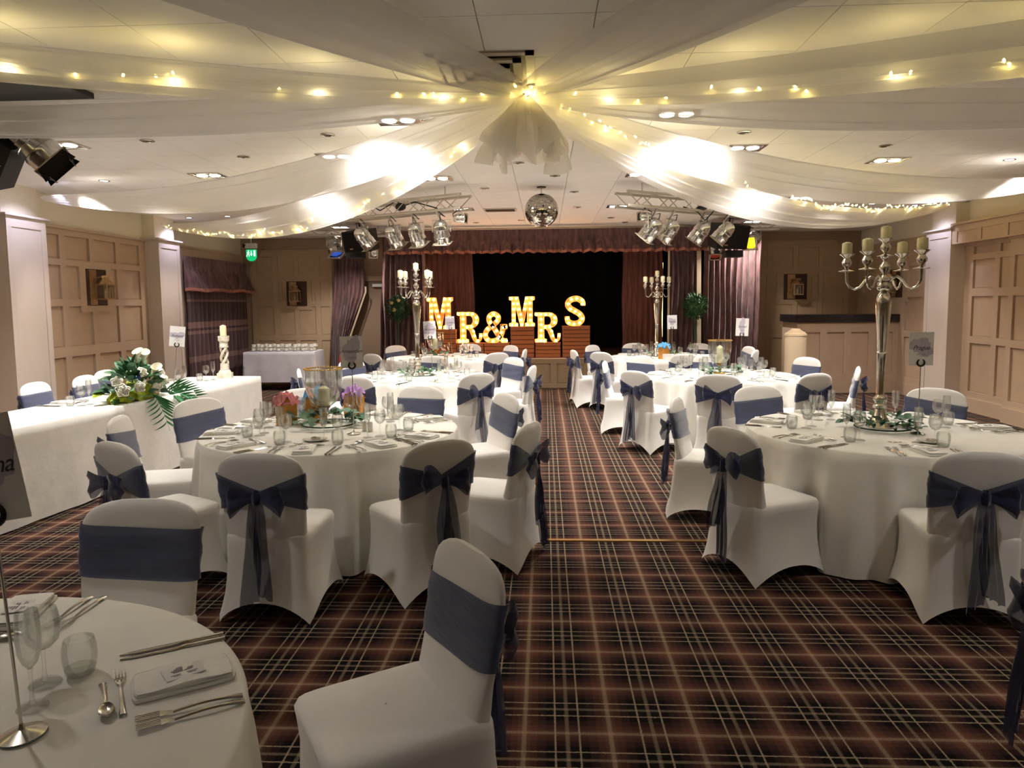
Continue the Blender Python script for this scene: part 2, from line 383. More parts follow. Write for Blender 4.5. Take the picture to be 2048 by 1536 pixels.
# pillars
pn = 1
def pillar(side, ya, yb):
    global pn
    x = XL if side < 0 else XR; d = .25
    p = thing('pillar', '', ''); del p['label']; del p['category']; p.name = 'trim_%d' % (8+pn); pn += 1; struct(p)
    xc = x-side*d/2; yc = (ya+yb)/2
    block('shaft', 'pillar', (xc, yc, DADO/2), (d, yb-ya, DADO), p)
    block('upper_shaft', 'upper_wall', (xc+side*.03, yc, (DADO+CZ)/2), (d-.06, yb-ya-.05, CZ-DADO), p)
    xf = x-side*d
    for u in (ya+.04, yb-.04): block('stile', 'pillar', (xf-side*.006, u, DADO/2), (.012, .08, DADO), p)
    for za, zb in ((0, .25), (2.56, DADO)): block('rail', 'pillar', (xf-side*.0065, yc, (za+zb)/2), (.013, yb-ya, zb-za), p)
    block('cornice', 'pillar', (xc-side*.02, yc, DADO+.012), (d+.06, yb-ya+.1, .024), p)
    return p
for a in (1.5, 4.65, 7.8, 10.96):
    pillar(-1, a, a+.64)
    if a in (4.65, 10.96): pillar(1, a, a+.68)
# painted strip and chamfered wainscot on the back walls
bkc = [(-5.925, -5.596), (-5.486, -5.157), (-5.058, -4.719), (-4.611, -4.42)]
bkn = [(-5.925, -5.596), (-5.486, -5.40), (-4.80, -4.719), (-4.611, -4.42)]
def backbay(root, x0, x1, chx, cols, coln, rows, top, sur):
    r_, bl = bay(root, 'X', Y1, -1, x0, x1, [cols, cols, coln, cols], rows, top, mt='backpanel', rt='backpanel', th=.026)
    bl('sconce_surround', 'backpanel', sur[0], sur[1], sur[2], sur[3], .008, .0265)
    return r_
backbay(('trim_20', '', ''), -6.05, -4.36, 0, bkc, bkn, [(.25, .916), (1.031, 1.61), (1.723, 2.144), (2.246, 2.64)], 2.74, (-5.4, -4.8, 1.54, 1.723))
brc = [(4.15, 4.42), (4.506, 4.928), (5.025, 5.436), (5.522, 5.92)]
brn = [(4.15, 4.42), (4.506, 4.62), (5.3, 5.436), (5.522, 5.92)]
backbay(('trim_21', '', ''), 4.05, 6.02, 0, brc, brn, [(.25, .9), (.98, 1.657), (1.753, 2.174), (2.288, 2.70)], 2.80, (4.62, 5.3, 1.57, 1.753))
for nm, pts in (('trim_22', [(-6.06, 2.80), (-6.06, 2.42), (-5.76, 2.80)]), ('trim_23', [(6.03, 2.85), (5.72, 2.85), (6.03, 2.53)])):
    g = G(); g.prism([(x, z) for x, z in pts], -.036, .036); g.v = [(x, Y1-.03+z_, y) for x, y, z_ in g.v]
    struct(obj(nm, g, 'backpaint', smooth=False))
struct(obj('trim_24', B((0, Y1-.5, CZ-.03), (12.4, .9, .06)), 'ceiling', smooth=False))

# door beside the stage
d1 = thing('door_1', '', ''); del d1['label']; del d1['category']; struct(d1)
block('door_leaf', 'door', (-3.52, Y1-.02, 1.06), (.86, .04, 2.12), d1)
block('door_frame', 'backpanel', (-3.52, Y1-.03, 2.17), (1.04, .07, .1), d1)
block('door_frame', 'backpanel', (-4.0, Y1-.03, 1.06), (.08, .07, 2.12), d1)
obj('door_closer', B((-3.4, Y1-.07, 2.03), (.22, .06, .06)), 'plastic', d1, smooth=False)
# ================================================================== stage
SZ = .585
st = struct(obj('wall_stage_platform', B((.475, 15.7, SZ/2), (7.05, 4.0, SZ)), 'stagewood', smooth=False))
block('fascia', 'stagefront', (.475, 13.69, SZ/2-.02), (7.05, .02, SZ-.04), st)
block('nosing', 'lining', (.475, 13.685, SZ-.018), (7.06, .04, .03), st)
xs = [-3.0, -2.4, -1.75, -1.1, -.45, .12, .2]
for k in range(11):
    xa = -2.98+k*.64
    block('panel', 'stagefront', (xa+.25, 13.676, .3), (.46, .008, .37), st)
    block('stile', 'stagefront', (xa-.06, 13.668, .28), (.12, .026, .54), st)
for z in (.06, .53): block('rail', 'stagefront', (.475, 13.669, z), (7.05, .024, .09), st)
struct(obj('wall_stage_back', B((.475, 17.0, 1.6), (7.4, .1, 3.2)), 'backcloth', smooth=False))
struct(obj('wall_stage_left', B((-3.08, 15.8, 1.55), (.06, 2.4, 3.0)), 'backcloth', smooth=False))
struct(obj('wall_stage_right', B((4.03, 15.8, 1.55), (.06, 2.4, 3.0)), 'backcloth', smooth=False))
struct(obj('wall_stage_header', B((.475, 14.15, 2.93), (7.05, .9, .26)), 'backcloth', smooth=False))
struct(obj('ceiling_stage', B((.475, 15.8, 3.1), (7.4, 2.6, .08)), 'backcloth', smooth=False))

def drapery(xl, xr, z0, z1, pleats, amp, nz=16, seed=0, flare=0, per=8):
    rd = random.Random(seed); ph = [rd.uniform(-.5, .5) for _ in range(pleats+2)]; am = [rd.uniform(.6, 1.2) for _ in range(pleats+2)]
    P = []
    for i in range(pleats*per+1):
        u = i/(pleats*per); k = int(u*pleats); col = []
        for j in range(nz+1):
            z = z0+(z1-z0)*j/nz; a = xl(z) if callable(xl) else xl; b = xr(z) if callable(xr) else xr
            t = u*pleats+ph[0]*.3*math.sin(j*.4)
            y = amp*am[k]*(math.sin(2*PI*t)+.35*math.sin(4*PI*t+ph[k]+j*.15))*(1+flare*(1-j/nz))
            col.append((a+(b-a)*u+.01*math.sin(j*.6+k), y, z))
        P.append(col)
    return G().grid(P)
def curtain(name, label, xl, xr, z0, z1, y, pleats, amp, mt='velvet', seed=0, cat='curtain', loc=None, rz=0, group=None, flare=.3):
    t = thing(name, label, cat, loc or (0, y, 0), rz, group)
    obj('cloth', drapery(xl, xr, z0, z1, pleats, amp, seed=seed, flare=flare), mt, t, ang=80)
    return t
curtain('stage_curtain', 'crushed purple-brown velvet curtain by the candle-lit side of the stage', lambda z: -3.08-.04*(2.6-z), -2.27, SZ+.01, 2.9, 13.56, 8, .045, seed=1)
c_ = curtain('stage_curtain', 'crushed purple-brown velvet curtain beside the bar end of the stage', 2.30, 2.86, .05, 2.9, 13.56, 6, .045, seed=2)
obj('lining_edge', B((2.31, 0, 1.35), (.03, .05, 2.5)), 'lining', c_, smooth=False)
c_ = curtain('stage_curtain', 'widest crushed purple-brown velvet curtain, behind the topiary ball near the bar', 2.95, lambda z: 4.02-.1*(2.6-z)*.3, .05, 2.9, 13.56, 10, .045, seed=3)
obj('lining_edge', G().grid([[(2.84+.04*s-.03*(k/8), -.055, .3+2.3*k/8) for k in range(9)] for s in (0, 1, 2)]), 'lining', c_)
curtain('stage_curtain', 'red-brown pleated inner stage curtain behind the first letter M', -2.42, lambda z: -1.44+.02*(2.6-z), SZ+.01, 2.8, 14.42, 9, .04, 'stagecurtain', seed=4)
curtain('stage_curtain', 'red-brown pleated inner stage curtain beside the yellow strip light', lambda z: 1.54, 2.34, SZ+.01, 2.8, 14.42, 8, .04, 'stagecurtain', seed=5)
curtain('stage_backdrop', 'black backdrop cloth hanging across the back of the stage', -3.0, 4.0, SZ+.01, 2.95, 16.6, 14, .05, 'backcloth', seed=6, cat='backdrop')
t = curtain('tied_curtain', 'crushed velvet door curtain tied back beside the coffee table', lambda z: -4.24-.05*(2.5-z), lambda z: -3.62 if z > 1.9 else -3.62-.36*min(1, (1.9-z)/.95), .002, 2.62, 14.3, 8, .05, seed=8)
obj('lining_edge', G().grid([[(-3.61+.03*s-(0 if z > 1.9 else .36*min(1, (1.9-z)/.95))-.0*s, -.03+.02*s, z) for z in [2.0-.1*k for k in range(12)]] for s in (0, 1)]), 'lining', t)
# valance
def valance(name, label, x0, x1, z0, z1, pleats, loc, rz=0, mt='velvet', pinch=None, seed=1):
    t = thing(name, label, 'valance', loc, rz); rd = random.Random(seed); P = []; zp = pinch or (z0*.45+z1*.55); am = [rd.uniform(.6, 1.3) for _ in range(pleats+1)]
    n = pleats*10
    for i in range(n+1):
        u = i/n*pleats; k = int(u); q = u-k; col = []
        for j in range(11):
            z = z0+(z1-z0)*j/10
            if z > zp: y = -.016*math.exp(-((q-.5)/.12)**2)*am[k]
            else:
                s = (zp-z)/(zp-z0); y = -(.02+.15*s*am[k])*abs(math.sin(PI*q))**1.4*min(1, s*3+.2)-.03*math.sin(6*PI*q+k)*s
            col.append((x0+(x1-x0)*i/n, y, z+(.012*math.sin(2*PI*q+k) if j == 0 else 0)))
        P.append(col)
    c = obj('cloth', G().grid(P), mt, t, ang=80)
    obj('fringe', G().grid([[(p[0][0], p[0][1]-.006, p[0][2]+dz) for dz in (-.03, .022)] for p in P]), 'fringe', t, ang=80)
    return t
valance('stage_valance', 'pinch-pleated velvet valance with pink fringe above the stage', -3.02, 3.12, 2.60, 3.01, 28, (0, 13.46, 0), pinch=2.83)
# window curtain on the left wall
t = thing('window_curtain', 'dark brown checked curtain in the window bay beside the exit sign', 'curtain', (-6.14, 0, 0), 0)
g = drapery(12.02, 14.5, .06, 2.0, 15, .045, seed=12); g.v = [(y, x, z) for x, y, z in g.v]
def stripes():
    m = M['plaidcurtain']; nt = m.node_tree; b = nt.nodes['Principled BSDF']; N = nt.nodes; L = nt.links
    tc = N.new('ShaderNodeTexCoord'); sp = N.new('ShaderNodeSeparateXYZ'); L.new(tc.outputs['Object'], sp.inputs[0])
    cr = N.new('ShaderNodeValToRGB'); mr = N.new('ShaderNodeMapRange'); mr.inputs[1].default_value = 0; mr.inputs[2].default_value = 2.2
    L.new(sp.outputs[2], mr.inputs[0]); L.new(mr.outputs[0], cr.inputs[0]); e = cr.color_ramp.elements; cr.color_ramp.interpolation = 'CONSTANT'
    a, c, d = lin((84, 58, 58)), lin((126, 94, 88)), lin((70, 48, 48)); e[0].color = (*a, 1); e[1].position = .3; e[1].color = (*c, 1)
    for q, k in ((.345, a), (.52, c), (.55, d), (.57, c), (.62, d), (.78, c), (.8, a)): x = e.new(q); x.color = (*k, 1)
    L.new(cr.outputs[0], b.inputs['Base Color'])
stripes()
obj('cloth', g, 'plaidcurtain', t, ang=80)
v = valance('window_pelmet', 'gathered brown pelmet with beaded fringe over the checked curtain', 12.0, 14.56, 1.93, 2.5, 16, (-6.14, 0, 0), pinch=2.33)
for o in list(v.children):
    for q in o.data.vertices: x, y, z = q.co; q.co = (-y, x, z)
    o.data.flip_normals()
# ================================================================== round tables
TZ = .75
def cloth_round(R, seed, amp=1.0):
    rd = random.Random(seed); ks = [(rd.choice((11, 12)), rd.uniform(0, 6), .9), (rd.choice((19, 20)), rd.uniform(0, 6), .7), (rd.choice((29, 31)), rd.uniform(0, 6), .4), (5, rd.uniform(0, 6), .5)]
    n = 300; P = []
    for k in range(n):
        a = 2*PI*k/n; F = sum(w*math.sin(m*a+p) for m, p, w in ks)/1.6; F = math.copysign(abs(F)**.8, F); F = F if F > 0 else F*.7; row = []
        for r in (0.001, .3, .6, R-.05, R-.012): row.append((r*math.cos(a), r*math.sin(a), TZ))
        row.append((R*math.cos(a), R*math.sin(a), TZ-.006))
        for j in range(1, 15):
            d = j/14; r = R+.004+d*.035+F*.062*amp*min(1, d*1.8)**.7; z = TZ-.01-d*(TZ-.022)
            row.append((r*math.cos(a), r*math.sin(a), z))
        P.append(row)
    return G().grid(P, cu=True).mesh('round_cloth', 'cloth', True, 75)
cloths = [cloth_round(.9, s, a) for s, a in ((3, 1), (5, 1.35), (9, .8))]
tabtop = G().lathe([(.87, .715), (.88, .72), (.88, .74), (.87, .745)], 40).mesh('table_top', 'darkwood')
tableg = G().lathe([(.28, 0), (.28, .02), (.05, .05), (.04, .68), (.12, .715)], 16).mesh('pedestal', 'darkmetal')
TB = {  # name: (x, y, cloth, turn, label name)
 'T1': (-1.52, 1.2, 2, .4, 'na-card table'), 'T2': (-1.54, 5.05, 2, 1.0, 'Amsterdam table'), 'T3': (-1.57, 8.78, 0, 2.0, 'Bucharest table'),
 'T4': (-1.74, 11.85, 0, .2, 'stage vase table'), 'T5': (2.33, 5.0, 1, 1.2, 'Prague table'), 'T6': (2.14, 8.78, 1, 2.6, 'Funchal table'),
 'T7': (1.95, 11.75, 0, 3.4, 'stage candelabrum table'), 'T8': (2.75, 1.25, 2, .5, 'bare entrance table')}
for k, (x, y, ci, tr, nm) in TB.items():
    t = thing('round_table', 'round banquet table under its white cloth, the %s' % nm, 'table', (x, y, 0), 0, 'round banquet tables')
    put('table_top', tabtop, t); put('pedestal', tableg, t)
    tag(put('tablecloth', cloths[ci], None, (x, y, 0), (0, 0, tr)), 'white floor-length cloth draped over the %s' % nm, 'tablecloth', 'round white tablecloths')

# ================================================================== covered chairs
def sgnpow(v, p): return math.copysign(abs(v)**p, v)
def back_prof(z):
    yc = -.205-.085*((z-.40)/.5)
    if z <= .76: a = .208+.022*max(0, min(1, (z-.40)/.3))
    else: a = .230*max(0, 1-((z-.76)/.14)**3.2)**(1/2.4)
    b = .034-.012*min(1, max(0, (z-.45)/.45))+min(.018, .03*max(0, (.56-z)/.14)**1.5)
    if z > .86: b *= max(.25, (1-((z-.86)/.04)**2*.75))
    return yc, a, b
def back_pt(t, z, off=0):
    yc, a, b = back_prof(z)
    return ((a+off)*sgnpow(math.cos(t), .55), yc+(b+off)*sgnpow(math.sin(t), .7), z)
def chair_cover():
    g = G(); zs = [.38, .44, .5, .56, .63, .70, .76, .79, .82, .845, .865, .88, .89, .8965]
    g.grid([[back_pt(2*PI*k/40, z) for k in range(40)] for z in zs], cv=True)
    b = len(g.v)-40; g.v.append((0, -.29, .9)); c = len(g.v)-1
    for k in range(40): g.f.append((b+k, b+(k+1) % 40, c))
    lv = [(0, .262, .262, -.318), (.05, .252, .25, -.305), (.12, .240, .236, -.292), (.22, .228, .224, -.281), (.32, .224, .22, -.270), (.40, .226, .226, -.266), (.44, .226, .23, -.2615), (.458, .216, .224, -.2575)]
    P = []; ns = 14
    for z, hx, yf, yr in lv:
        ring = []
        for side in range(4):
            for i in range(ns):
                s = -1+2*i/ns
                sx, sy = [(s, -1), (1, s), (-s, 1), (-1, -s)][side]
                q = (abs(sx)**9+abs(sy)**9)**(-1/9); hem = (.115 if side != 1 and side != 3 else .10)*(1-abs(s)**2.2)
                zz = hem+z*(1-hem/.46); pin = .02*(1-s*s)*math.sin(PI*min(1, max(0, z/.44)))
                x = sx*q*hx; y = (yf+yr)/2+sy*q*(yf-yr)/2
                if side in (1, 3): x -= math.copysign(pin, x)
                elif side == 2: y -= pin
                ring.append((x, y, zz))
        P.append(ring)
    for sc, zt in ((.93, .466), (.75, .470), (.4, .473), (.01, .474)):
        P.append([(x*sc/.99, .001+y*sc, zt) for x, y, z in P[7]])
    g.grid(P, cv=True); return g.mesh('chair_cover', 'cover', True, 70)
def sash_band(dz, tilt):
    P = []; n = 56
    for k in range(n):
        t = -PI/2+2*PI*k/n; x = back_pt(t, .7)[0]; rear = max(0, -math.sin(t))**.35 if math.sin(t) < 0 else 0
        w = abs(x)/.230
        q = 1-(1-min(1, w*1.02)) * (1 if math.sin(t) < -.02 else 0)
        zt = .70+.09*q+dz+tilt*x; zb = .65-.055*q+dz+tilt*x; row = []
        for j in range(9):
            v = j/8; z = zb+(zt-zb)*v; off = .006+.003*math.sin(v*13+3*math.sin(t*2)+k*.15)+(.003 if j in (0, 8) else 0)
            row.append(back_pt(t, z, off))
        P.append(row)
    return G().grid(P, cu=True).mesh('sash', 'sash', True, 80)
def bow_loop(sg, dz, dr=0):
    P = []; n = 26
    for i in range(n+1):
        t = i/n; s = math.sin(PI*t); up = math.cos(2*PI*t)
        cx = sg*(.012+.125*s); cy = -.335-.03*math.sin(2*PI*t)-.015*s; cz = .678+dz+.022*math.sin(2*PI*t+.6)*s-dr*s; w = .022+.05*s; row = []
        for j in range(6):
            v = j/5-.5; row.append((cx+sg*.012*math.cos(v*4)*s, cy+.012*math.sin(9*v+4*t)*s, cz+2*w*v*(.9+.2*math.sin(5*t))))
        P.append(row)
    return G().grid(P).mesh('bow_loop', 'bow', True, 80)
def tail_mesh(sg, L, w, seed):
    rd = random.Random(seed); P = []; n = 22; ph = rd.uniform(0, 6); dr = rd.uniform(.0, .03)*sg
    for j in range(13):
        u = j/12-.5; row = []
        for i in range(n+1):
            s = i/n; ww = .016+(w-.016)*min(1, s*1.6)**.8
            x = sg*.012+dr*s+ww*2*u*.9+.006*math.sin(7*s+ph)
            y = -.342-.016*s+.018*math.sin(u*15+ph+2.2*s)*min(1, s*2)-.012*s
            z = .668-L*s-(.05*u*sg*s if i == n else 0)+(.012*math.sin(u*14+ph) if i == n else 0)
            row.append((x, y, z))
        P.append(row)
    return G().grid(P).mesh('tail', 'tail', True, 80)
cover = chair_cover()
sashes = [sash_band(0, 0), sash_band(.008, .06), sash_band(-.006, -.07), sash_band(.0, .12)]
loopsL = [bow_loop(-1, 0, .02), bow_loop(-1, .01, -.03)]; loopsR = [bow_loop(1, 0, .01), bow_loop(1, .004, -.025)]
knotm = G().grid([[((.024+.004*math.sin(5*a+9*q))*math.cos(a)*(1-.5*abs(q)**3), -.335+(.02+.004*math.sin(3*a))*math.sin(a), .676+.036*q) for a in [2*PI*i/16 for i in range(16)]] for q in [-1+.2*k for k in range(11)]], cv=True).mesh('knot', 'bow')
tailsA = [tail_mesh(1, .5, .05, 1), tail_mesh(1, .42, .065, 2), tail_mesh(1, .55, .045, 3)]
tailsB = [tail_mesh(-1, .44, .05, 4), tail_mesh(-1, .54, .05, 5), tail_mesh(-1, .36, .06, 6)]
SEC = ['0', '30', '60', '90', '120', '150', '180', '210', '240', '270', '300', '330']
def sector(T, ang):
    left = TB[T][0] < 0 if T in TB else True
    e, w = ('aisle', 'head-table') if left else ('bar', 'aisle')
    s = [f'{e} side', f'{e} side towards the stage', f'stage side towards the {e}', 'stage side', f'stage side towards the {w}', f'{w} side towards the stage',
         f'{w} side', f'{w} side away from stage', f'entrance side towards the {w}', 'entrance side', f'entrance side towards the {e}', f'{e} side away from stage']
    return s[int(round((ang % 360)/30)) % 12]
nchair = 0
def chair(bx, by, heading, label, sv=None, bowvar=None, group='white covered chairs with navy sashes'):
    """bx,by: top of the back; heading: angle the sitter faces"""
    global nchair
    i = nchair; nchair += 1; rz = heading-PI/2
    t = thing('banquet_chair', label, 'chair', (bx+.285*math.cos(heading), by+.285*math.sin(heading), 0), rz, group)
    put('cover', cover, t); s = put('sash', sashes[(i if sv is None else sv) % 4], t)
    put('bow_loop', loopsL[i % 2], s); put('bow_loop', loopsR[(i//2) % 2], s); put('knot', knotm, s)
    put('tail', tailsA[i % 3], s); put('tail', tailsB[(i*2+1) % 3], s)
    return t
CH = {'T2': [(-1.467, 3.538), (-.583, 3.87), (-.104, 4.443), (-.323, 5.888), (-1.132, 6.452), (-2.17, 6.257), (-2.793, 5.636), (-2.941, 4.738), (-2.406, 3.83)],
 'T1': [(-1.583, 2.674), (-.236, 2.151)],
 'T5': [(1.10, 4.254), (2.164, 3.64), (1.02, 5.604), (1.877, 6.387), (3.298, 6.155), (3.78, 5.1)],
 'T6': [(1.793, 7.467), (2.787, 7.471), (3.519, 8.181), (3.462, 9.594), (.979, 7.839), (.823, 9.126), (1.322, 10.036), (2.314, 10.146)],
 'T7': [(2.007, 10.40), (3.083, 11.165), (3.311, 11.95), (2.699, 12.85), (1.642, 13.05), (.892, 10.895), (.45, 11.34), (.915, 12.562)],
 'T3': [(-.434, 9.895), (-.153, 8.531), (-.747, 7.645), (-2.0, 7.437), (-1.627, 10.25), (-2.56, 9.6), (-2.85, 8.284)],
 'T4': [(-.833, 10.939), (-2.6, 10.767), (-2.6, 12.75), (-1.446, 13.05), (-.683, 12.66), (-.329, 11.602)]}
HEAD = {('T1', 1): 213, ('T1', 0): 274}
SEAT = {}
for T, lst in CH.items():
    cx, cy = TB[T][:2]; SEAT[T] = []
    seen = {}
    for i, (x, y) in enumerate(lst):
        a = math.atan2(y-cy, x-cx); hd = a+PI+rad(((i*37) % 11)-5); rg = max(1.43, math.hypot(x-cx, y-cy))
        if T != 'T1': x, y = cx+rg*math.cos(a), cy+rg*math.sin(a)
        if (T, i) in HEAD: hd = rad(HEAD[(T, i)])
        s = next(q for q in (sector(T, math.degrees(a)+k) for k in (0, 20, -20, 40, -40, 60, -60)) if q not in seen); seen[s] = 1
        SEAT[T].append((a, s))
        chair(x, y, hd, 'white covered chair with navy sash, %s of the %s' % (s, TB[T][4]))
chair(1.60, 2.27, rad(-40), 'white covered chair with navy bow facing the bare white table by the entrance')

# ================================================================== head table
hx0, hy0, hx1, hy1 = -4.0, 4.4, -3.64, 8.95
an = math.atan2(hy1-hy0, hx1-hx0)
hl = math.hypot(hx1-hx0, hy1-hy0)
ht = thing('head_table', 'long straight head table hidden under its white cloth', 'table', (hx0, hy0, 0), an)
obj('table_top', B((hl/2, .4, .73), (hl-.04, .74, .02)), 'darkwood', ht, smooth=False)
for x in (.3, hl/2, hl-.3): obj('leg', B((x, .4, .36), (.06, .5, .72)), 'darkmetal', ht, smooth=False)
def rect_cloth(L, D, zt, zb, seed, amp=.012, n=24, rc=.03, flare=.02):
    rd = random.Random(seed); per = []
    def side(ax, ay, bx, by, m):
        for i in range(m): per.append((ax+(bx-ax)*i/m, ay+(by-ay)*i/m))
    mL = int(L*n); mD = int(D*n)
    side(0, 0, L, 0, mL); side(L, 0, L, D, mD); side(L, D, 0, D, mL); side(0, D, 0, 0, mD)
    ph = [rd.uniform(0, 6) for _ in range(4)]; P = []
    for i, (x, y) in enumerate(per):
        nx, ny = (0, -1) if i < mL else (1, 0) if i < mL+mD else (0, 1) if i < 2*mL+mD else (-1, 0)
        cxm, cym = L/2, D/2; row = [(cxm+(x-cxm)*s, cym+(y-cym)*s, zt) for s in (.001, .5, .97)]
        row.append((x, y, zt-.004)); s = i/n
        F = math.sin(5*s+ph[0])+.6*math.sin(11*s+ph[1])+.4*math.sin(19*s+ph[2])
        for j in range(1, 11):
            d = j/10; o = .004+flare*d+amp*F*d; row.append((x+nx*o, y+ny*o, zt-.006-d*(zt-zb-.008)))
        P.append(row)
    return G().grid(P, cu=True)
o = obj('tablecloth', rect_cloth(hl, .8, TZ, .01, 4, .008), 'headcloth', loc=(hx0, hy0, 0), rot=(0, 0, an), ang=70)
tag(o, 'long white linen cloth covering the head table to the floor', 'tablecloth')
def hp(u, v, z=TZ+.002): return Vector((hx0+u*math.cos(an)-v*math.sin(an), hy0+u*math.sin(an)+v*math.cos(an), z))
HS = [1.75, 2.55, 3.2, 3.8]
for i, (x, y) in enumerate([(-5.15, 6.936), (-5.083, 7.62), (-5.25, 8.25)]):
    chair(x, y, rad(2), 'white covered chair with navy sash behind the head table, %s' % ('towards the near pillar', 'before the wall lantern panelling', 'behind the flower arrangement')[i], sv=0)

# ================================================================== tableware meshes
def glassy(prof, n=22, nm='bowl', mt='glass', t=.0016):
    inner = [(max(.0004, r-t), z+(t if i == 0 else 0)) for i, (r, z) in enumerate(prof)] if nm == 'bowl' else []
    P = [(.0003, prof[0][1])]+list(prof)+inner[::-1]+([(.0003, inner[0][1])] if inner else [(.0003, prof[-1][1])])
    return G().lathe(P, n, cap=False).mesh(nm, mt, True, 50)
wine_b = glassy([(.004, .085), (.02, .092), (.034, .108), (.040, .13), (.039, .155), (.033, .185)])
wine_s = glassy([(.036, .001), (.034, .004), (.008, .010), (.0045, .03), (.0045, .07), (.006, .086)], nm='stem')
flute_b = glassy([(.004, .09), (.016, .105), (.024, .13), (.0265, .16), (.025, .20), (.023, .225)])
flute_s = glassy([(.033, .001), (.031, .004), (.007, .010), (.004, .03), (.004, .08), (.006, .092)], nm='stem')
tumb_b = glassy([(.030, .004), (.036, .02), (.0395, .045), (.0385, .07), (.034, .09)])
tumb_s = G().lathe([(.029, .001), (.033, .006), (.035, .018), (.001, .015)], 20).mesh('base', 'tumblerbase')
def knife_m(L=.25):
    g = G(); n = 10; P = []
    for i in range(n+1):
        s = i/n; w = .0075 if s < .08 else .0052+.001*math.sin(s*9) if s < .46 else .0085*(1-max(0, (s-.8)/.2)**2)+.001; h = .006 if s < .46 else .0028
        y = L*(s-.5); P.append([(-w, y, 0), (-w*.7, y, h), (w*.7, y, h), (w, y, 0)])
    g.grid(P); g.f += [(0, 1, 2, 3), tuple(reversed(range(n*4, n*4+4)))]; return g.mesh('knife', 'steel', True, 60)
def handle_strip(g, y0, y1, wa, wb, lift=0):
    P = []; n = 8
    for i in range(n+1):
        s = i/n; w = wa+(wb-wa)*s+(.004*math.exp(-(s/.15)**2)); y = y0+(y1-y0)*s; z = .002+lift*math.sin(PI*s)
        P.append([(-w, y, z), (-w*.6, y, z+.004), (w*.6, y, z+.004), (w, y, z)])
    g.grid(P)
def fork_m(L=.22):
    g = G(); handle_strip(g, -L/2, L*.16, .005, .0032, .006)
    P = []
    for i in range(5):
        s = i/4; y = L*(.16+.12*s); w = .0035+.009*s; P.append([(-w, y, .006), (0, y, .004), (w, y, .006)])
    g.grid(P)
    for k in range(4): g.box((-.0103+.0068*k, L*.39, .008), (.0028, L*.22, .0024))
    return g.mesh('fork', 'steel', True, 60)
def spoon_m(L=.18):
    g = G(); handle_strip(g, -L/2, L*.17, .005, .003, .006)
    P = []
    for i in range(9):
        t = PI*i/8; r = math.sin(t)
        P.append([(.017*r*x, L*.33-.03*math.cos(t), .004+.007*(x*x*.9+math.cos(t)**2*.8)) for x in (-1, -.6, 0, .6, 1)])
    g.grid(P); return g.mesh('spoon', 'steel', True, 70)
knife, fork, spoon = knife_m(), fork_m(), spoon_m()
def napkin_m():
    g = G()
    for k, (dx, z0, h, sx) in enumerate(((0, 0, .009, 0), (.003, .009, .008, -.004), (-.002, .017, .004, -.007))):
        P = []
        for i in range(13):
            s = 2*PI*i/12
        hx, hy = .064+sx, .112+sx
        ring = []
        for sd in range(4):
            for i in range(6):
                q = -1+2*i/6; x, y = [(q, -1), (1, q), (-q, 1), (-1, -q)][sd]; f = (abs(x)**14+abs(y)**14)**(-1/14)
                ring.append((dx+x*f*hx, y*f*hy))
        for s, z in ((.99, z0), (1, z0+h*.4), (.995, z0+h*.9), (.96, z0+h), (.01, z0+h+.001)):
            P.append([(x*s, y*s, z+(.003*math.sin(30*y+k) if s < 1 and z > z0+h*.5 else 0)) for x, y in ring])
        g.grid(P, cv=True)
    return g.mesh('napkin', 'napkin', True, 50)
napkin = napkin_m()
menu = G().box((0, 0, .0008), (.062, .088, .0016)).mesh('menu_card', 'card', False)
g = G()
for k, (x, w, h) in enumerate(((-.018, .05, .003), (-.012, .06, .003), (.002, .044, .005), (.009, .05, .005), (.016, .034, .004), (.022, .022, .003))): g.box((x, 0, .0018), (h, w, .0004))
menup = g.mesh('print', 'inkgrey', False)
def item(name, cat, T, sec, desc, loc, rz, parts, group, tilt=None):
    lab = '%s at the %s setting, %s' % (desc, T, sec)
    if len(parts) == 1: o = tag(put(name, parts[0][1], None, loc, (0, 0, rz)), lab, cat, group)
    else:
        o = thing(name, lab, cat, loc, rz, group)
        for nm, me in parts: put(nm, me, o)
    return o
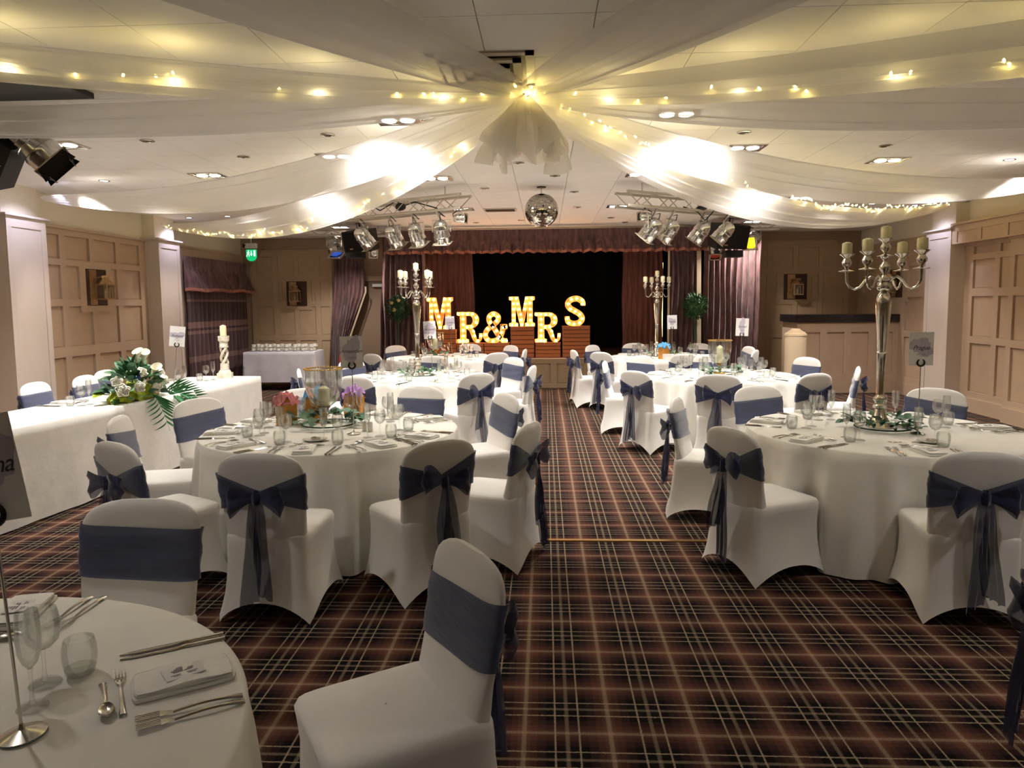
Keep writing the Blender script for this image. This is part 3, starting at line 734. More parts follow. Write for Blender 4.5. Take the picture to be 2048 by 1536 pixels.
def setting(nm, sec, place, rot, full=True, card=True, glasses=True, rnd=0):
    """place(r,t): point r towards the middle of the table (from the edge), t to the sitter's right"""
    j = random.Random(rnd)
    def P(r, t): p = place(r, t); return (p[0], p[1], TZ+.0015)
    q = lambda s: j.uniform(-s, s)
    rn = rot+q(.25); p = P(.135, q(.015))
    item('napkin', 'napkin', nm, sec, 'folded white napkin', p, rn, [('n', napkin)], 'folded napkins')
    if card:
        o = item('menu_card', 'card', nm, sec, 'small printed card on the napkin', (p[0], p[1], TZ+.0235), rn+.1+q(.1), [('card', menu), ('print', menup)], 'small cards on napkins')
    if glasses:
        item('wine_glass', 'glass', nm, sec, 'clear stemmed wine glass', P(.42+q(.012), .15+q(.01)), 0, [('bowl', wine_b), ('stem', wine_s)], 'wine glasses')
        item('flute_glass', 'glass', nm, sec, 'tall clear champagne flute', P(.44+q(.012), .052+q(.01)), 0, [('bowl', flute_b), ('stem', flute_s)], 'champagne flutes')
        item('tumbler', 'glass', nm, sec, 'short clear water tumbler', P(.34+q(.015), .17+q(.015)), 0, [('bowl', tumb_b), ('base', tumb_s)], 'water tumblers')
    if full:
        f = rot+PI/2  # mesh +y points to the table middle
        for d, t in (('outer knife', .205), ('inner knife', .178)): item('knife', 'knife', nm, sec, d, P(.14, t+q(.004)), rot+q(.06), [('k', knife)], 'table knives')
        for d, t in (('outer fork', -.185), ('inner fork', -.148)): item('fork', 'fork', nm, sec, d, P(.135, t+q(.004)), rot+q(.06), [('f', fork)], 'table forks')
        item('spoon', 'spoon', nm, sec, 'dessert spoon', P(.30, -.01+q(.01)), rot+PI/2+q(.06), [('s', spoon)], 'dessert spoons')
        item('fork', 'fork', nm, sec, 'small dessert fork', P(.268, 0+q(.01)), rot-PI/2+q(.06), [('f', fork)], 'table forks')
for T in ('T1', 'T2', 'T3', 'T4', 'T5', 'T6', 'T7'):
    cx, cy, _, _, nm = TB[T]; nm = nm.replace(' table', '')
    for i, (a, s) in enumerate(SEAT[T]):
        if T == 'T1' and i == 1: a = rad(32.8)
        def place(r, t, a=a): q = .9-r; return (cx+q*math.cos(a)-t*math.sin(a), cy+q*math.sin(a)+t*math.cos(a))
        far = T in ('T4', 'T7')
        setting(nm, s, place, a+PI/2, full=not far, card=not far, glasses=not (T == 'T1' and i == 0), rnd=i+hash(T) % 1 + ord(T[1])*10)
    extra = {'T1': [], 'T5': [300], 'T6': [], 'T3': [], 'T4': [], 'T7': [], 'T2': []}[T]
for i, u in enumerate((2.0, 2.8, 3.5, 4.1)):
    def place(r, t, u=u): p = hp(u-t, .8-r); return (p.x, p.y)
    setting('head table', ('towards the entrance', 'by the flowers', 'beside the name card', 'by the pillar candle')[i], place, an+PI, full=i < 2, card=False, rnd=50+i)
# ================================================================== table cards
def text_mesh(body, size, shear=.35, mt='ink'):
    cu = bpy.data.curves.new('lettering', 'FONT'); cu.body = body; cu.size = size; cu.shear = shear; cu.align_x = 'CENTER'; cu.align_y = 'CENTER'; cu.space_character = .92
    cu.extrude = .0002; cu.resolution_u = 3
    ob = bpy.data.objects.new('tmp', cu); C.objects.link(ob); dg = bpy.context.evaluated_depsgraph_get(); dg.update()
    me = bpy.data.meshes.new_from_object(ob.evaluated_get(dg)); bpy.data.objects.remove(ob); me.materials.clear(); me.materials.append(M[mt]); return me
def blotch(seed, w=.07, h=.06):
    rd = random.Random(seed); ph = [rd.uniform(0, 6) for _ in range(5)]; pts = []
    for k in range(60):
        a = 2*PI*k/60; r = 1+.22*math.sin(2*a+ph[0])+.16*math.sin(3*a+ph[1])+.09*math.sin(7*a+ph[2])+.06*math.sin(13*a+ph[3])
        pts.append((max(-.0755, min(.0755, w*r*math.cos(a))), max(-.108, min(.108, h*r*math.sin(a)))))
    return pts
hold_base = G().lathe([(.0, .001), (.045, .001), (.046, .004), (.03, .009), (.008, .016), (.004, .026), (.0, .026)], 24).mesh('base', 'steel')
hold_pole = G().tube([(0, 0, .01), (0, 0, .455)], .0032, 8).mesh('stem', 'steel')
hold_clip = G().tube([(.0225*math.sin(rad(a)), -.004, .478-.0225*math.cos(rad(a))) for a in range(-150, 151, 20)], [.003+.0035*math.cos(rad(a)/2) for a in range(-150, 151, 20)], 8).mesh('horseshoe_clip', 'darkmetal')
def namecard(word, where, x, y, rz, seed, lean=0, size=.04, dz=0, mirror=False, cardlean=None, bw=.07, bh=.06):
    h = thing('card_holder', 'silver card holder with horseshoe clip on the %s' % where, 'card holder', (x, y, TZ+.002), 0, 'silver card holders', (0, -lean, rz))
    put('base', hold_base, h); put('stem', hold_pole, h); put('horseshoe_clip', hold_clip, h)
    cl = lean if cardlean is None else cardlean
    top = Vector((x, y, TZ))+Matrix.Rotation(rz, 3, 'Z') @ Matrix.Rotation(-lean, 3, 'Y') @ Vector((0, 0, .46))
    c = thing('name_card', 'white table card lettered %s over a lilac map, on the %s' % (word, where) if word not in ('Naples', 'London', 'Vienna') else 'white table card with script lettering over a lilac map, on the %s' % where, 'card', top, 0, 'table name cards', (0, -cl, rz))
    obj('card', B((0, 0, .112), (.155, .0015, .22)), 'card', c, smooth=False)
    g = G(); g.prism(blotch(seed, bw, bh), -.0002, .0002); g.v = [(a, -.0011+d, .125+b) for a, b, d in g.v]; obj('map_blot', g, 'blotch', c, smooth=False)
    tm_ = text_mesh(word, size); o = put('lettering', tm_, c, (0, -.0016, .118), (PI/2, 0, 0))
    g = G(); g.box((.0, -.0016, .076), (.056, .0004, .0026)); g.box((.004, -.0016, .064), (.03, .0004, .0026)); obj('small_print', g, 'inkgrey', c, smooth=False)
namecard('Vienna', 'na-card table', -1.104, 1.382, rad(3), 1, lean=rad(3), size=.052, cardlean=rad(9))
namecard('Amsterdam', 'Amsterdam table', -1.332, 4.856, rad(2), 2, size=.034, bw=.06, bh=.085, cardlean=rad(1))
namecard('Bucharest', 'Bucharest table', -1.415, 8.9, rad(-2), 3, size=.034, lean=rad(3), bw=.06, bh=.085)
namecard('London', 'stage vase table', -1.577, 12.05, rad(-3), 4, size=.036, lean=rad(3), bh=.085)
namecard('Prague', 'Prague table', 2.484, 4.84, rad(-4), 5, size=.042, bw=.085, bh=.05)
namecard('Funchal', 'Funchal table', 2.43, 9.03, rad(-4), 6, size=.036, lean=rad(-2), bw=.04, bh=.09)
namecard('Naples', 'stage candelabrum table', 2.02, 11.45, rad(4), 7, size=.038, lean=rad(1), bw=.05)
namecard('Budapest', 'head table', -4.075, 7.62, rad(24), 8, size=.034, lean=rad(-6), dz=-.2, bw=.07, bh=.04)

# ================================================================== candelabra, vases, candles
def candle_thing(x, y, z, r, h, label, group='cream pillar candles', lean=0):
    t = thing('candle', label, 'candle', (x, y, z), random.uniform(0, 6), group)
    obj('wax', G().lathe([(r, 0), (r, h*.84), (r*.93, h*.9), (r*.3, h), (.0, h)], 18), 'candle', t)
    obj('wick', G().tube([(0, 0, h-.004), (.002, 0, h+.01), (.004, .001, h+.02)], .0018, 6), 'wick', t)
cup_p = [(.012, 0), (.05, .004), (.054, .007), (.03, .012), (.012, .018), (.013, .03), (.03, .05), (.034, .066), (.026, .082), (.02, .095), (.024, .104), (.048, .122), (.05, .126), (.0, .118)]
cup_m = G().lathe(cup_p, 20).mesh('candle_cup', 'silver')
stem_p = [(.0, 0), (.085, 0), (.088, .008), (.075, .03), (.05, .07), (.036, .115), (.03, .13), (.045, .14), (.046, .155), (.035, .165), (.034, .18), (.046, .195), (.044, .212), (.03, .225), (.026, .235),
          (.028, .40), (.031, .52), (.036, .53), (.03, .535), (.034, .60), (.047, .78), (.052, .86), (.05, .9), (.036, .935), (.02, .95), (.042, .965), (.05, .985), (.044, 1.01), (.034, 1.02), (.04, 1.028), (.026, 1.045), (.018, 1.06),
          (.016, 1.075), (.036, 1.105), (.036, 1.125), (.018, 1.15), (.014, 1.165), (.024, 1.18), (.03, 1.19), (.04, 1.196), (.0, 1.198)]
stem_m = G().lathe(stem_p, 24).mesh('stem', 'silver', True, 50)
arm_m = G().tube([(.03+.20*u, 0, 1.02+.0+zz) for u, zz in ((-.02, -.02), (.04, -.035), (.0, -.045), (-.02, -.02), (.1, .02), (.24, .035), (.4, .01), (.55, -.035), (.7, -.05), (.86, -.035), (.95, .0), (.97, .04), (.97, .075))], [.004, .005, .006, .008, .009, .009, .008, .008, .008, .008, .008, .008, .01], 8).mesh('arm', 'silver')
def candelabrum(x, y, where, r, angs):
    t = thing('candelabrum', 'tall silver five-light candelabrum on the %s' % where, 'candelabrum', (x, y, TZ+.002), 0, 'tall silver candelabra')
    put('stem', stem_m, t); put('candle_cup', cup_m, t, (0, 0, 1.19)); used = set()
    for q in angs:
        a = rad(q); k = r/.224
        ar = put('arm', arm_m, t, (0, 0, 0), (0, 0, a), (k, 1, 1)); put('candle_cup', cup_m, ar, (.224, 0, 1.095), (0, 0, 0), (1/k, 1, 1))
        T_ = 'T5' if x > 0 else 'T3'
        s_ = next(v for v in (sector(T_, q+e) for e in (0, 30, -30, 60)) if v not in used); used.add(s_)
        candle_thing(x+r*math.cos(a), y+r*math.sin(a), TZ+1.095+.1285, .034, .085, 'cream candle on the %s arm, candelabrum of the %s' % (s_, where))
    candle_thing(x, y, TZ+1.19+.1285, .034, .085, 'cream candle at the crown of the candelabrum on the %s' % where)
candelabrum(2.35, 5.1, 'Prague table', .25, (40, -55, 142, 220))
candelabrum(-1.59, 8.82, 'Bucharest table', .22, (48, -42, 138, 222))
candelabrum(1.84, 11.9, 'stage candelabrum table', .207, (15, 107, 195, 287))
hb = glassy([(.014, .115), (.05, .125), (.09, .155), (.12, .20), (.136, .26), (.141, .33), (.140, .41)], 28, 'bowl', 'vaseglass')
hf = G().lathe([(.0, 0), (.07, 0), (.072, .008), (.03, .02), (.016, .035), (.02, .05), (.03, .06), (.03, .07), (.016, .08), (.018, .1), (.04, .112), (.05, .118), (.0, .118)], 20).mesh('foot', 'brass')
g = G()
for k in range(44): a = 2*PI*k/44; g.ell((.141*math.cos(a), .141*math.sin(a), .412), (.009, .009, .008), 6, 4)
hr = g.mesh('beaded_rim', 'brass')
def hurricane(x, y, where, ch=.17, cr=.035):
    t = thing('hurricane_vase', 'large footed hurricane vase with beaded brass rim on the %s' % where, 'vase', (x, y, TZ+.002), 0, 'footed hurricane vases')
    put('bowl', hb, t); put('foot', hf, t); put('beaded_rim', hr, t)
    candle_thing(x, y, TZ+.13, cr, ch, 'thick cream candle inside the hurricane vase on the %s' % where)
hurricane(-1.69, 5.35, 'Amsterdam table', .15, .042); hurricane(2.16, 8.95, 'Funchal table', .22, .038); hurricane(-1.85, 11.95, 'stage vase table', .2, .04)
# ================================================================== leaves
def leaf_mesh(L, w, mt, fold=.25, curl=.3, n=6):
    P = []
    for i in range(n+1):
        s = i/n; ww = w*math.sin(PI*min(1, s*.93+.07))**.8; z = L*curl*s*s*-.6
        P.append([(-ww, L*s, z+ww*fold), (0, L*s, z), (ww, L*s, z+ww*fold)])
    return G().grid(P).mesh('leaf', mt, True, 80)
lf = [leaf_mesh(.085, .03, 'leaf', .3, .4), leaf_mesh(.07, .027, 'leaf2', .25, .3), leaf_mesh(.08, .017, 'leaf3', .3, .5), leaf_mesh(.06, .028, 'leaf2', .2, .2)]
def wreath(x, y, r, where, n, parts=True, seed=0):
    rd = random.Random(seed)
    t = thing('leaf_garland', 'ring of loose green leaves laid at the centre of the %s' % where, 'garland', (x, y, TZ+.003), 0, 'leaf garlands')
    G_ = {}
    for k in range(n):
        a = rd.uniform(0, 2*PI); q = r*rd.uniform(.55, 1.0); m = lf[rd.randrange(4)]; rot = (rd.uniform(-.1, .9), rd.uniform(-.5, .5), a-PI/2+rd.uniform(-1.2, 1.2)); loc = (q*math.cos(a), q*math.sin(a), rd.uniform(.03, .08)); s = rd.uniform(.7, 1.15)
        put('leaf', m, t, loc, rot, s)
    obj('twig', G().tube([(r*.75*math.cos(2*PI*k/20), r*.75*math.sin(2*PI*k/20), .012) for k in range(21)], .006, 6), 'leaf3', t)
wreath(2.35, 5.05, .24, 'Prague table', 95, seed=1); wreath(-1.62, 5.22, .26, 'Amsterdam table', 85, seed=2)
wreath(-1.57, 8.82, .24, 'Bucharest table', 60, seed=3); wreath(2.15, 8.85, .24, 'Funchal table', 60, seed=4); wreath(1.9, 11.8, .24, 'stage candelabrum table', 40, seed=5); wreath(-1.8, 11.9, .22, 'stage vase table', 30, seed=6)
# ================================================================== gift bags, shakers, plates
def tissue(seed, w, d, h, mt):
    rd = random.Random(seed); n = 16; ph = [rd.uniform(0, 6) for _ in range(6)]; P = []
    for i in range(n+1):
        row = []
        for j in range(n+1):
            u, v = i/n*2-1, j/n*2-1; r = math.hypot(u, v)
            row.append((u*w*(1+.15*math.sin(7*v+ph[0])), v*d*(1+.15*math.sin(6*u+ph[1])), h*(.75-.5*r*r+.28*math.sin(6*u+ph[2])*math.cos(5*v+ph[3])+.14*math.sin(11*u+9*v+ph[4]))))
        P.append(row)
    return G().grid(P).mesh('tissue_paper', mt, True, 30)
def bag(x, y, rz, w, d, h, mt, colour, where, seed):
    t = thing('gift_bag', 'small kraft paper gift bag stuffed with %s tissue on the %s' % (colour, where), 'gift bag', (x, y, TZ+.002), rz)
    g = G(); w2, d2 = w/2, d/2
    for sy in (-1, 1):
        n = 12; top = []
        for i in range(n+1):
            u = -1+2*i/n; e = h+(.04*(1-abs(u)**3) if abs(u) < .95 else 0); hz = h+.018-.012*abs(u/.45)**2 if abs(u) < .45 else None
            top.append((u*w2*(.94 if abs(u) < .98 else 1), e))
        g.grid([[(-w2+2*w2*i/n, sy*d2, 0), (top[i][0], sy*d2*.92, h*.8), (top[i][0], sy*d2*.92, top[i][1])] for i in range(n+1)])
    for sx in (-1, 1): g.grid([[(sx*w2, v*d2, 0), (sx*w2*.94, v*d2*.92, h)] for v in (-1, -.3, .3, 1)])
    g.grid([[(-w2, -d2, .001), (-w2, d2, .001)], [(w2, -d2, .001), (w2, d2, .001)]])
    obj('bag', g, 'kraft', t, ang=20)
    obj('handle_slot', G().ell((0, -d2*.93, h+.004), (w2*.42, .004, .012), 12, 6), mt, t)
    put('tissue_paper', tissue(seed, w*.55, d*.7, .09, mt), t, (0, 0, h+.005))
bag(-1.95, 5.25, rad(25), .15, .08, .16, 'tissue_pink', 'pink', 'Amsterdam table', 1)
bag(-1.56, 5.72, rad(-12), .15, .08, .16, 'tissue_purple', 'lilac', 'Amsterdam table', 2)
bag(-1.83, 5.56, rad(5), .15, .08, .16, 'tissue_blue', 'blue', 'Amsterdam table', 3)
bag(1.86, 11.30, rad(-4), .17, .09, .17, 'tissue_blue', 'blue', 'stage candelabrum table', 4)
tag(obj('gift_box', B((1.90, 11.12, TZ+.045), (.16, .1, .085)), 'plastic', smooth=False), 'plain white box in front of the blue gift bag', 'box')
shk = [(.018, 0), (.019, .004), (.018, .06), (.014, .068), (.0, .07)]
shm = G().lathe(shk, 14).mesh('body', 'porcelain'); shc = G().lathe([(.0145, .066), (.013, .071), (.0, .072)], 12).mesh('cap', 'plastic')
for x, y, w in ((-1.285, 4.97, 'Amsterdam'), (-1.24, 4.95, 'Amsterdam'), (-1.30, 8.62, 'Bucharest'), (-1.26, 8.62, 'Bucharest'), (2.36, 8.55, 'Funchal'), (2.40, 8.54, 'Funchal'), (-4.0, 7.42, 'head'), (-4.02, 7.36, 'head')):
    t = thing('salt_shaker', 'white ceramic salt and pepper shaker on the %s table' % w, 'shaker', (x, y, TZ+.002), 0, 'shakers on the %s table' % w); put('body', shm, t); put('cap', shc, t)
plm = G().lathe([(.0, .002), (.05, .001), (.055, .004), (.08, .012), (.082, .014), (.055, .008), (.0, .006)], 28).mesh('plate', 'porcelain')
pat = G().box((0, 0, .006), (.03, .022, .012)).mesh('butter_pat', 'steel', False)
for x, y, w in ((2.42, 4.55, 'Prague'), (-1.53, 4.62, 'Amsterdam'), (2.85, 8.62, 'Funchal')):
    tag(put('side_plate', plm, None, (x, y, TZ+.001)), 'small round white side plate near the centre of the %s table' % w, 'plate', 'small side plates')
    if w != 'Funchal':
        for k in range(3): tag(put('butter_pat', pat, None, (x+.02*math.cos(k*2.1), y+.02*math.sin(k*2.1), TZ+.011+.0*k), (.05, .03, k*1.1)), 'foil-wrapped butter pat on the side plate of the %s table' % w, 'butter pat', 'butter pats on the %s table plate' % w)
for x, y in ((2.17, 4.56), (2.20, 4.55), (2.23, 4.555)): tag(obj('petal', G().ell((x, y, TZ+.004), (.014, .008, .002), 8, 4), 'copper'), 'tiny copper confetti piece on the Prague table cloth', 'confetti', 'confetti')
# ================================================================== flowers on the head table
def rose_mesh(mt, r=.04):
    g = G()
    for k in range(5):
        R = r*(1-.19*k); P = []
        for i in range(25):
            a = 2*PI*i/24; w = 1+.13*math.sin(5*a+k*1.7)
            P.append([(R*w*s*math.cos(a), R*w*s*math.sin(a), r*(.1+.22*k)+R*q+.12*r*math.sin(5*a+k)*(s > .9)) for s, q in ((.35, -.5), (.85, -.15), (1, .25), (.93, .5), (.8, .55))])
        g.grid(P, cu=True)
    return g.mesh('rose', mt, True, 60)
roseW, roseY, roseB = rose_mesh('rose', .05), rose_mesh('rose_y', .035), rose_mesh('bluef', .035)
def calla():
    P = []
    for i in range(17):
        a = 2*PI*i/16; fl = .5+.5*math.cos(a)
        P.append([(r*math.cos(a), r*math.sin(a)*.9, z+q*fl) for r, z, q in ((.004, 0, 0), (.012, .04, 0), (.022, .075, .01), (.036, .095, .03), (.042, .10, .05))])
    return G().grid(P, cu=True).mesh('calla_lily', 'rose', True, 70)
callam = calla()
fx, fy = -3.99, 6.72
fl = thing('flower_arrangement', 'trailing arrangement of white roses, callas and eucalyptus on the head table edge', 'flowers', (fx, fy, TZ+.002), an-PI/2+.1)
# local x: across the table (towards the room +x), local y: along the table
P = []
for i in range(25):
    a = 2*PI*i/24
    P.append([(.14*s*math.cos(a)*(1+.15*math.sin(5*a)), .36*s*math.sin(a)*(1+.1*math.sin(7*a)), z+.02*math.sin(9*a)*s) for s, z in ((1, .005), (1.02, .05), (.85, .10), (.5, .14), (.01, .16))])
obj('moss_base', G().grid(P, cu=True), 'moss', fl)
rd = random.Random(11)
eu = leaf_mesh(.10, .045, 'leaf2', .15, .25); eg = leaf_mesh(.12, .035, 'leaf', .3, .5); ed = leaf_mesh(.14, .02, 'leaf3', .3, .5); my = leaf_mesh(.12, .04, 'moss', .3, .3)
def dome(a, e): return Vector((.17*math.cos(e)*math.cos(a), .40*math.cos(e)*math.sin(a), .05+.25*math.sin(e)))
for k in range(230):
    a = rd.uniform(0, 2*PI); e = rd.uniform(0, 1.5); p = dome(a, e)*rd.uniform(.8, 1.05); d = Vector((math.cos(a)*math.cos(e), math.sin(a)*math.cos(e), math.sin(e)+.1))
    rot = d.to_track_quat('Y', 'Z').to_euler(); m = (eu, eg, eu, eu, my if e < .6 else ed)[rd.randrange(5)]
    put('leaf', m, fl, p, (rot.x+rd.uniform(-.5, .5), rot.y+rd.uniform(-.8, .8), rot.z+rd.uniform(-.5, .5)), rd.uniform(.7, 1.2))
for k, (a, e) in enumerate(((.2, .25), (-.5, .3), (.75, .35), (-1.0, .25), (.35, .75), (-.3, .8), (1.1, .6), (-1.25, .55), (.05, .15), (1.35, .3))):
    p = dome(a, e)*1.12; d = Vector((math.cos(a)*math.cos(e), math.sin(a)*math.cos(e), math.sin(e))); put('rose', roseW, fl, p, d.to_track_quat('Z', 'Y').to_euler(), rd.uniform(1.0, 1.3))
for k, (a, e) in enumerate(((.0, .5), (.3, 1.2), (-.1, 1.35))):
    p = dome(a, e)*1.1; d = Vector((math.cos(a)*math.cos(e)*.6, .3*math.sin(a), 1)); put('calla_lily', callam, fl, p, d.to_track_quat('Z', 'Y').to_euler(), 1.2)
for a, e in ((-.5, .75), (.5, .6), (.9, .8)):
    p = dome(a, e)*1.05; put('blue_flower', roseB, fl, p, (0, rad(60), a), .9)
bm_ = G()
for k in range(60): a = rd.uniform(-1.4, 1.6); e = rd.uniform(.4, 1.3); p = dome(a, e)*rd.uniform(1.0, 1.2); bm_.ell(p, (.007, .007, .007), 6, 4)
stuff(obj('gypsophila', bm_, 'rose', fl))
lfl = leaf_mesh(.24, .011, 'palm', .4, .7)
def frond(base, d, L, droop, n, name='palm_frond', ls=1.0):
    d = Vector(d).normalized(); pts = [Vector(base)+d*L*s+Vector((0, 0, -droop*s*s)) for s in [i/10 for i in range(11)]]
    st_ = obj(name, G().tube(pts, [.005*(1-.08*i) for i in range(11)], 6), 'palm', fl)
    for k in range(n):
        s = .15+.8*k/n; i = int(s*10); p = pts[i]+(pts[min(10, i+1)]-pts[i])*(s*10-i); t = (pts[min(10, i+1)]-pts[max(0, i-1)]).normalized()
        side = t.cross(Vector((1, 0, .4))).normalized()
        for sg in (-1, 1):
            dd = (t*.8+side*sg*.75).normalized(); put('leaflet', lfl, st_, p, dd.to_track_quat('Y', 'X').to_euler(), (1, ls*(1.1-.6*s), 1))
frond((.12, .06, .04), (.9, -.25, .1), .22, .38, 8, ls=.9); frond((.12, .28, .05), (.5, .9, .0), .34, .22, 10, ls=.8); frond((.12, .36, .05), (.35, 1, .1), .45, .2, 10, ls=.7)
# pillar candle stand on the head table
t = thing('candle_stand', 'whitewashed carved wooden barley-twist candle stand on the head table', 'candle stand', (-4.0, 8.72, TZ+.002), .3)
obj('base', G().box((0, 0, .03), (.17, .17, .06)), 'white_wood', t, smooth=False)
obj('lower_collar', G().lathe([(.08, .06), (.065, .09), (.052, .10), (.055, .115), (.05, .125), (.054, .14), (.05, .155), (.052, .18), (.0, .18)], 20), 'white_wood', t)
for k in range(3):
    obj('twisted_strand', G().tube([(.036*math.cos(2*PI*k/3+3.6*s), .036*math.sin(2*PI*k/3+3.6*s), .175+.21*s) for s in [i/16 for i in range(17)]], .0165, 8), 'white_wood', t)
obj('upper_collar', G().lathe([(.05, .375), (.055, .39), (.05, .40), (.052, .43), (.048, .44), (.06, .46), (.068, .465), (.066, .49), (.07, .52), (.0, .522)], 20), 'white_wood', t)
candle_thing(-4.0, 8.72, TZ+.525, .039, .135, 'plain pillar candle on the whitewashed barley-twist stand')
# ================================================================== coffee table with cups
t = thing('folding_table', 'coffee table with a grey-white cloth against the panelled back wall', 'table', (-5.82, 13.55, 0), rad(2))
obj('table_top', B((.68, .32, .73), (1.34, .62, .03)), 'darkwood', t, smooth=False)
for x in (.08, 1.28):
    for y in (.08, .56): obj('leg', G().tube([(x, y, 0), (x, y, .72)], .018, 8), 'darkmetal', t)
tag(obj('tablecloth', rect_cloth(1.38, .66, TZ, .16, 9, .012, 26, flare=.05), 'greycloth', loc=(-5.83, 13.53, 0), rot=(0, 0, rad(2)), ang=70), 'greyish white cloth hanging short on the coffee table', 'tablecloth')
cupm = G().lathe([(.022, .0), (.024, .004), (.034, .02), (.040, .045), (.041, .058), (.038, .058), (.03, .02), (.0, .008)], 18).mesh('cup_body', 'porcelain')
hanm = G().tube([(.038, 0, .048), (.056, 0, .046), (.06, 0, .034), (.05, 0, .02), (.036, 0, .018)], .0042, 6).mesh('handle', 'porcelain')
saum = G().lathe([(.0, .002), (.03, .0), (.035, .003), (.07, .014), (.071, .016), (.03, .007), (.0, .006)], 22).mesh('saucer', 'porcelain')
rd = random.Random(3)
for row in range(2):
    for k in range(8):
        for lev in range(2):
            x = -5.70+k*.163+rd.uniform(-.01, .01); y = 13.72+row*.2+rd.uniform(-.01, .01)+.0*k; z = TZ+.002+lev*.068
            w = ('front', 'back')[row]+(' lower', ' upper')[lev]
            tag(put('saucer', saum, None, (x, y, z)), 'white saucer in the %s row of stacked coffee cups' % w, 'saucer', 'saucers, %s row' % w)
            c = thing('coffee_cup', 'white coffee cup in the %s row of the stacked cups' % w, 'cup', (x, y, z+.0075), rd.uniform(-1, .6), 'coffee cups, %s row' % w); put('cup_body', cupm, c); put('handle', hanm, c)
# ================================================================== bar and plinth
t = thing('bar_counter', 'panelled bar counter with a dark marble top in the back corner', 'bar counter', (0, 0, 0))
block('counter_body', 'panel', (5.34, 13.29, .63), (1.76, .74, 1.26), t)
block('counter_top', 'granite', (5.33, 13.27, 1.325), (1.84, .84, .13), t)
block('plinth_board', 'rail', (5.34, 13.275, .1), (1.8, .78, .2), t)
xs = [4.50, 4.92, 5.34, 5.76, 6.18]
for k in range(4):
    block('panel', 'panel', ((xs[k]+xs[k+1])/2, 12.915, .69), (.30, .008, .72), t)
for x in xs: block('stile', 'rail', (x, 12.905, .68), (.12, .034, .94), t)
for z in (.25, 1.16): block('rail', 'rail', (5.34, 12.906, z), (1.76, .032, .16), t)
block('stile', 'rail', (4.455, 13.29, .68), (.012, .74, .94), t)
t = thing('plinth', 'cream cylindrical plinth with a stepped round top before the bar', 'plinth', (3.99, 11.6, 0))
obj('column', G().lathe([(.19, 0), (.19, .06), (.165, .08), (.165, 1.08), (.172, 1.085), (.172, 1.105), (.0, 1.105)], 28), 'lining', t)
for k, (r, z) in enumerate(((.165, 1.105), (.145, 1.122), (.115, 1.14), (.09, 1.158), (.065, 1.176))): obj('step', G().lathe([(r, z), (r+.004, z+.008), (r, z+.017), (.0, z+.017)], 24), 'lining', t)
# ================================================================== topiary balls
def topiary(x, y, z, label, yellow, seed):
    t = thing('topiary_ball', label, 'topiary', (x, y, 0)); rd = random.Random(seed); g = G()
    for k in range(520):
        a = rd.uniform(0, 2*PI); e = math.asin(rd.uniform(-1, 1)); d = Vector((math.cos(a)*math.cos(e), math.sin(a)*math.cos(e), math.sin(e))); p = Vector((0, 0, z))+d*rd.uniform(.13, .225)
        q = (d+Vector((rd.uniform(-.7, .7), rd.uniform(-.7, .7), rd.uniform(-.7, .7)))).to_track_quat('Y', 'Z').to_matrix().to_4x4(); q.translation = p
        L, w = rd.uniform(.05, .085), rd.uniform(.012, .02)
        g.add([(0, 0, 0), (-w, L*.45, .006), (0, L*.5, -.004), (w, L*.45, .006), (0, L, 0)], [(0, 2, 1), (0, 3, 2), (1, 2, 4), (2, 3, 4)], q)
    g.ell((0, 0, z), (.13, .13, .13), 12, 8); stuff(obj('foliage', g, 'leaf3' if yellow else 'leaf', t, smooth=False))
    obj('stem', G().tube([(0, 0, .2), (0, 0, z)], .014, 8), 'leaf3', t); obj('pot', G().lathe([(.0, 0), (.11, 0), (.14, .24), (.145, .25), (.0, .24)], 18), 'darkmetal', t)
    if yellow:
        for a, e in ((-2.0, .5), (-1.3, .75), (-1.7, -.1)):
            d = Vector((math.cos(a)*math.cos(e), math.sin(a)*math.cos(e), math.sin(e))); put('rose', roseY, t, Vector((0, 0, z))+d*.21, d.to_track_quat('Z', 'Y').to_euler(), 1.0)
topiary(-2.757, 13.35, 1.563, 'dark leafy topiary ball dotted with yellow roses beside the stage', True, 1)
topiary(2.768, 13.35, 1.56, 'plain green topiary ball on a stem before the velvet curtain', False, 2)
# red extinguisher glimpsed by the door curtain
t = thing('fire_extinguisher', 'red fire extinguisher standing by the tied-back curtain', 'fire extinguisher', (-4.02, 14.0, 0)); t.scale = (1, 1, 1.4)
obj('cylinder', G().lathe([(.0, 0), (.075, 0), (.08, .02), (.08, .42), (.05, .49), (.025, .51), (.0, .51)], 18), 'red', t); obj('valve', B((0, 0, .54), (.03, .11, .06)), 'black', t, smooth=False)
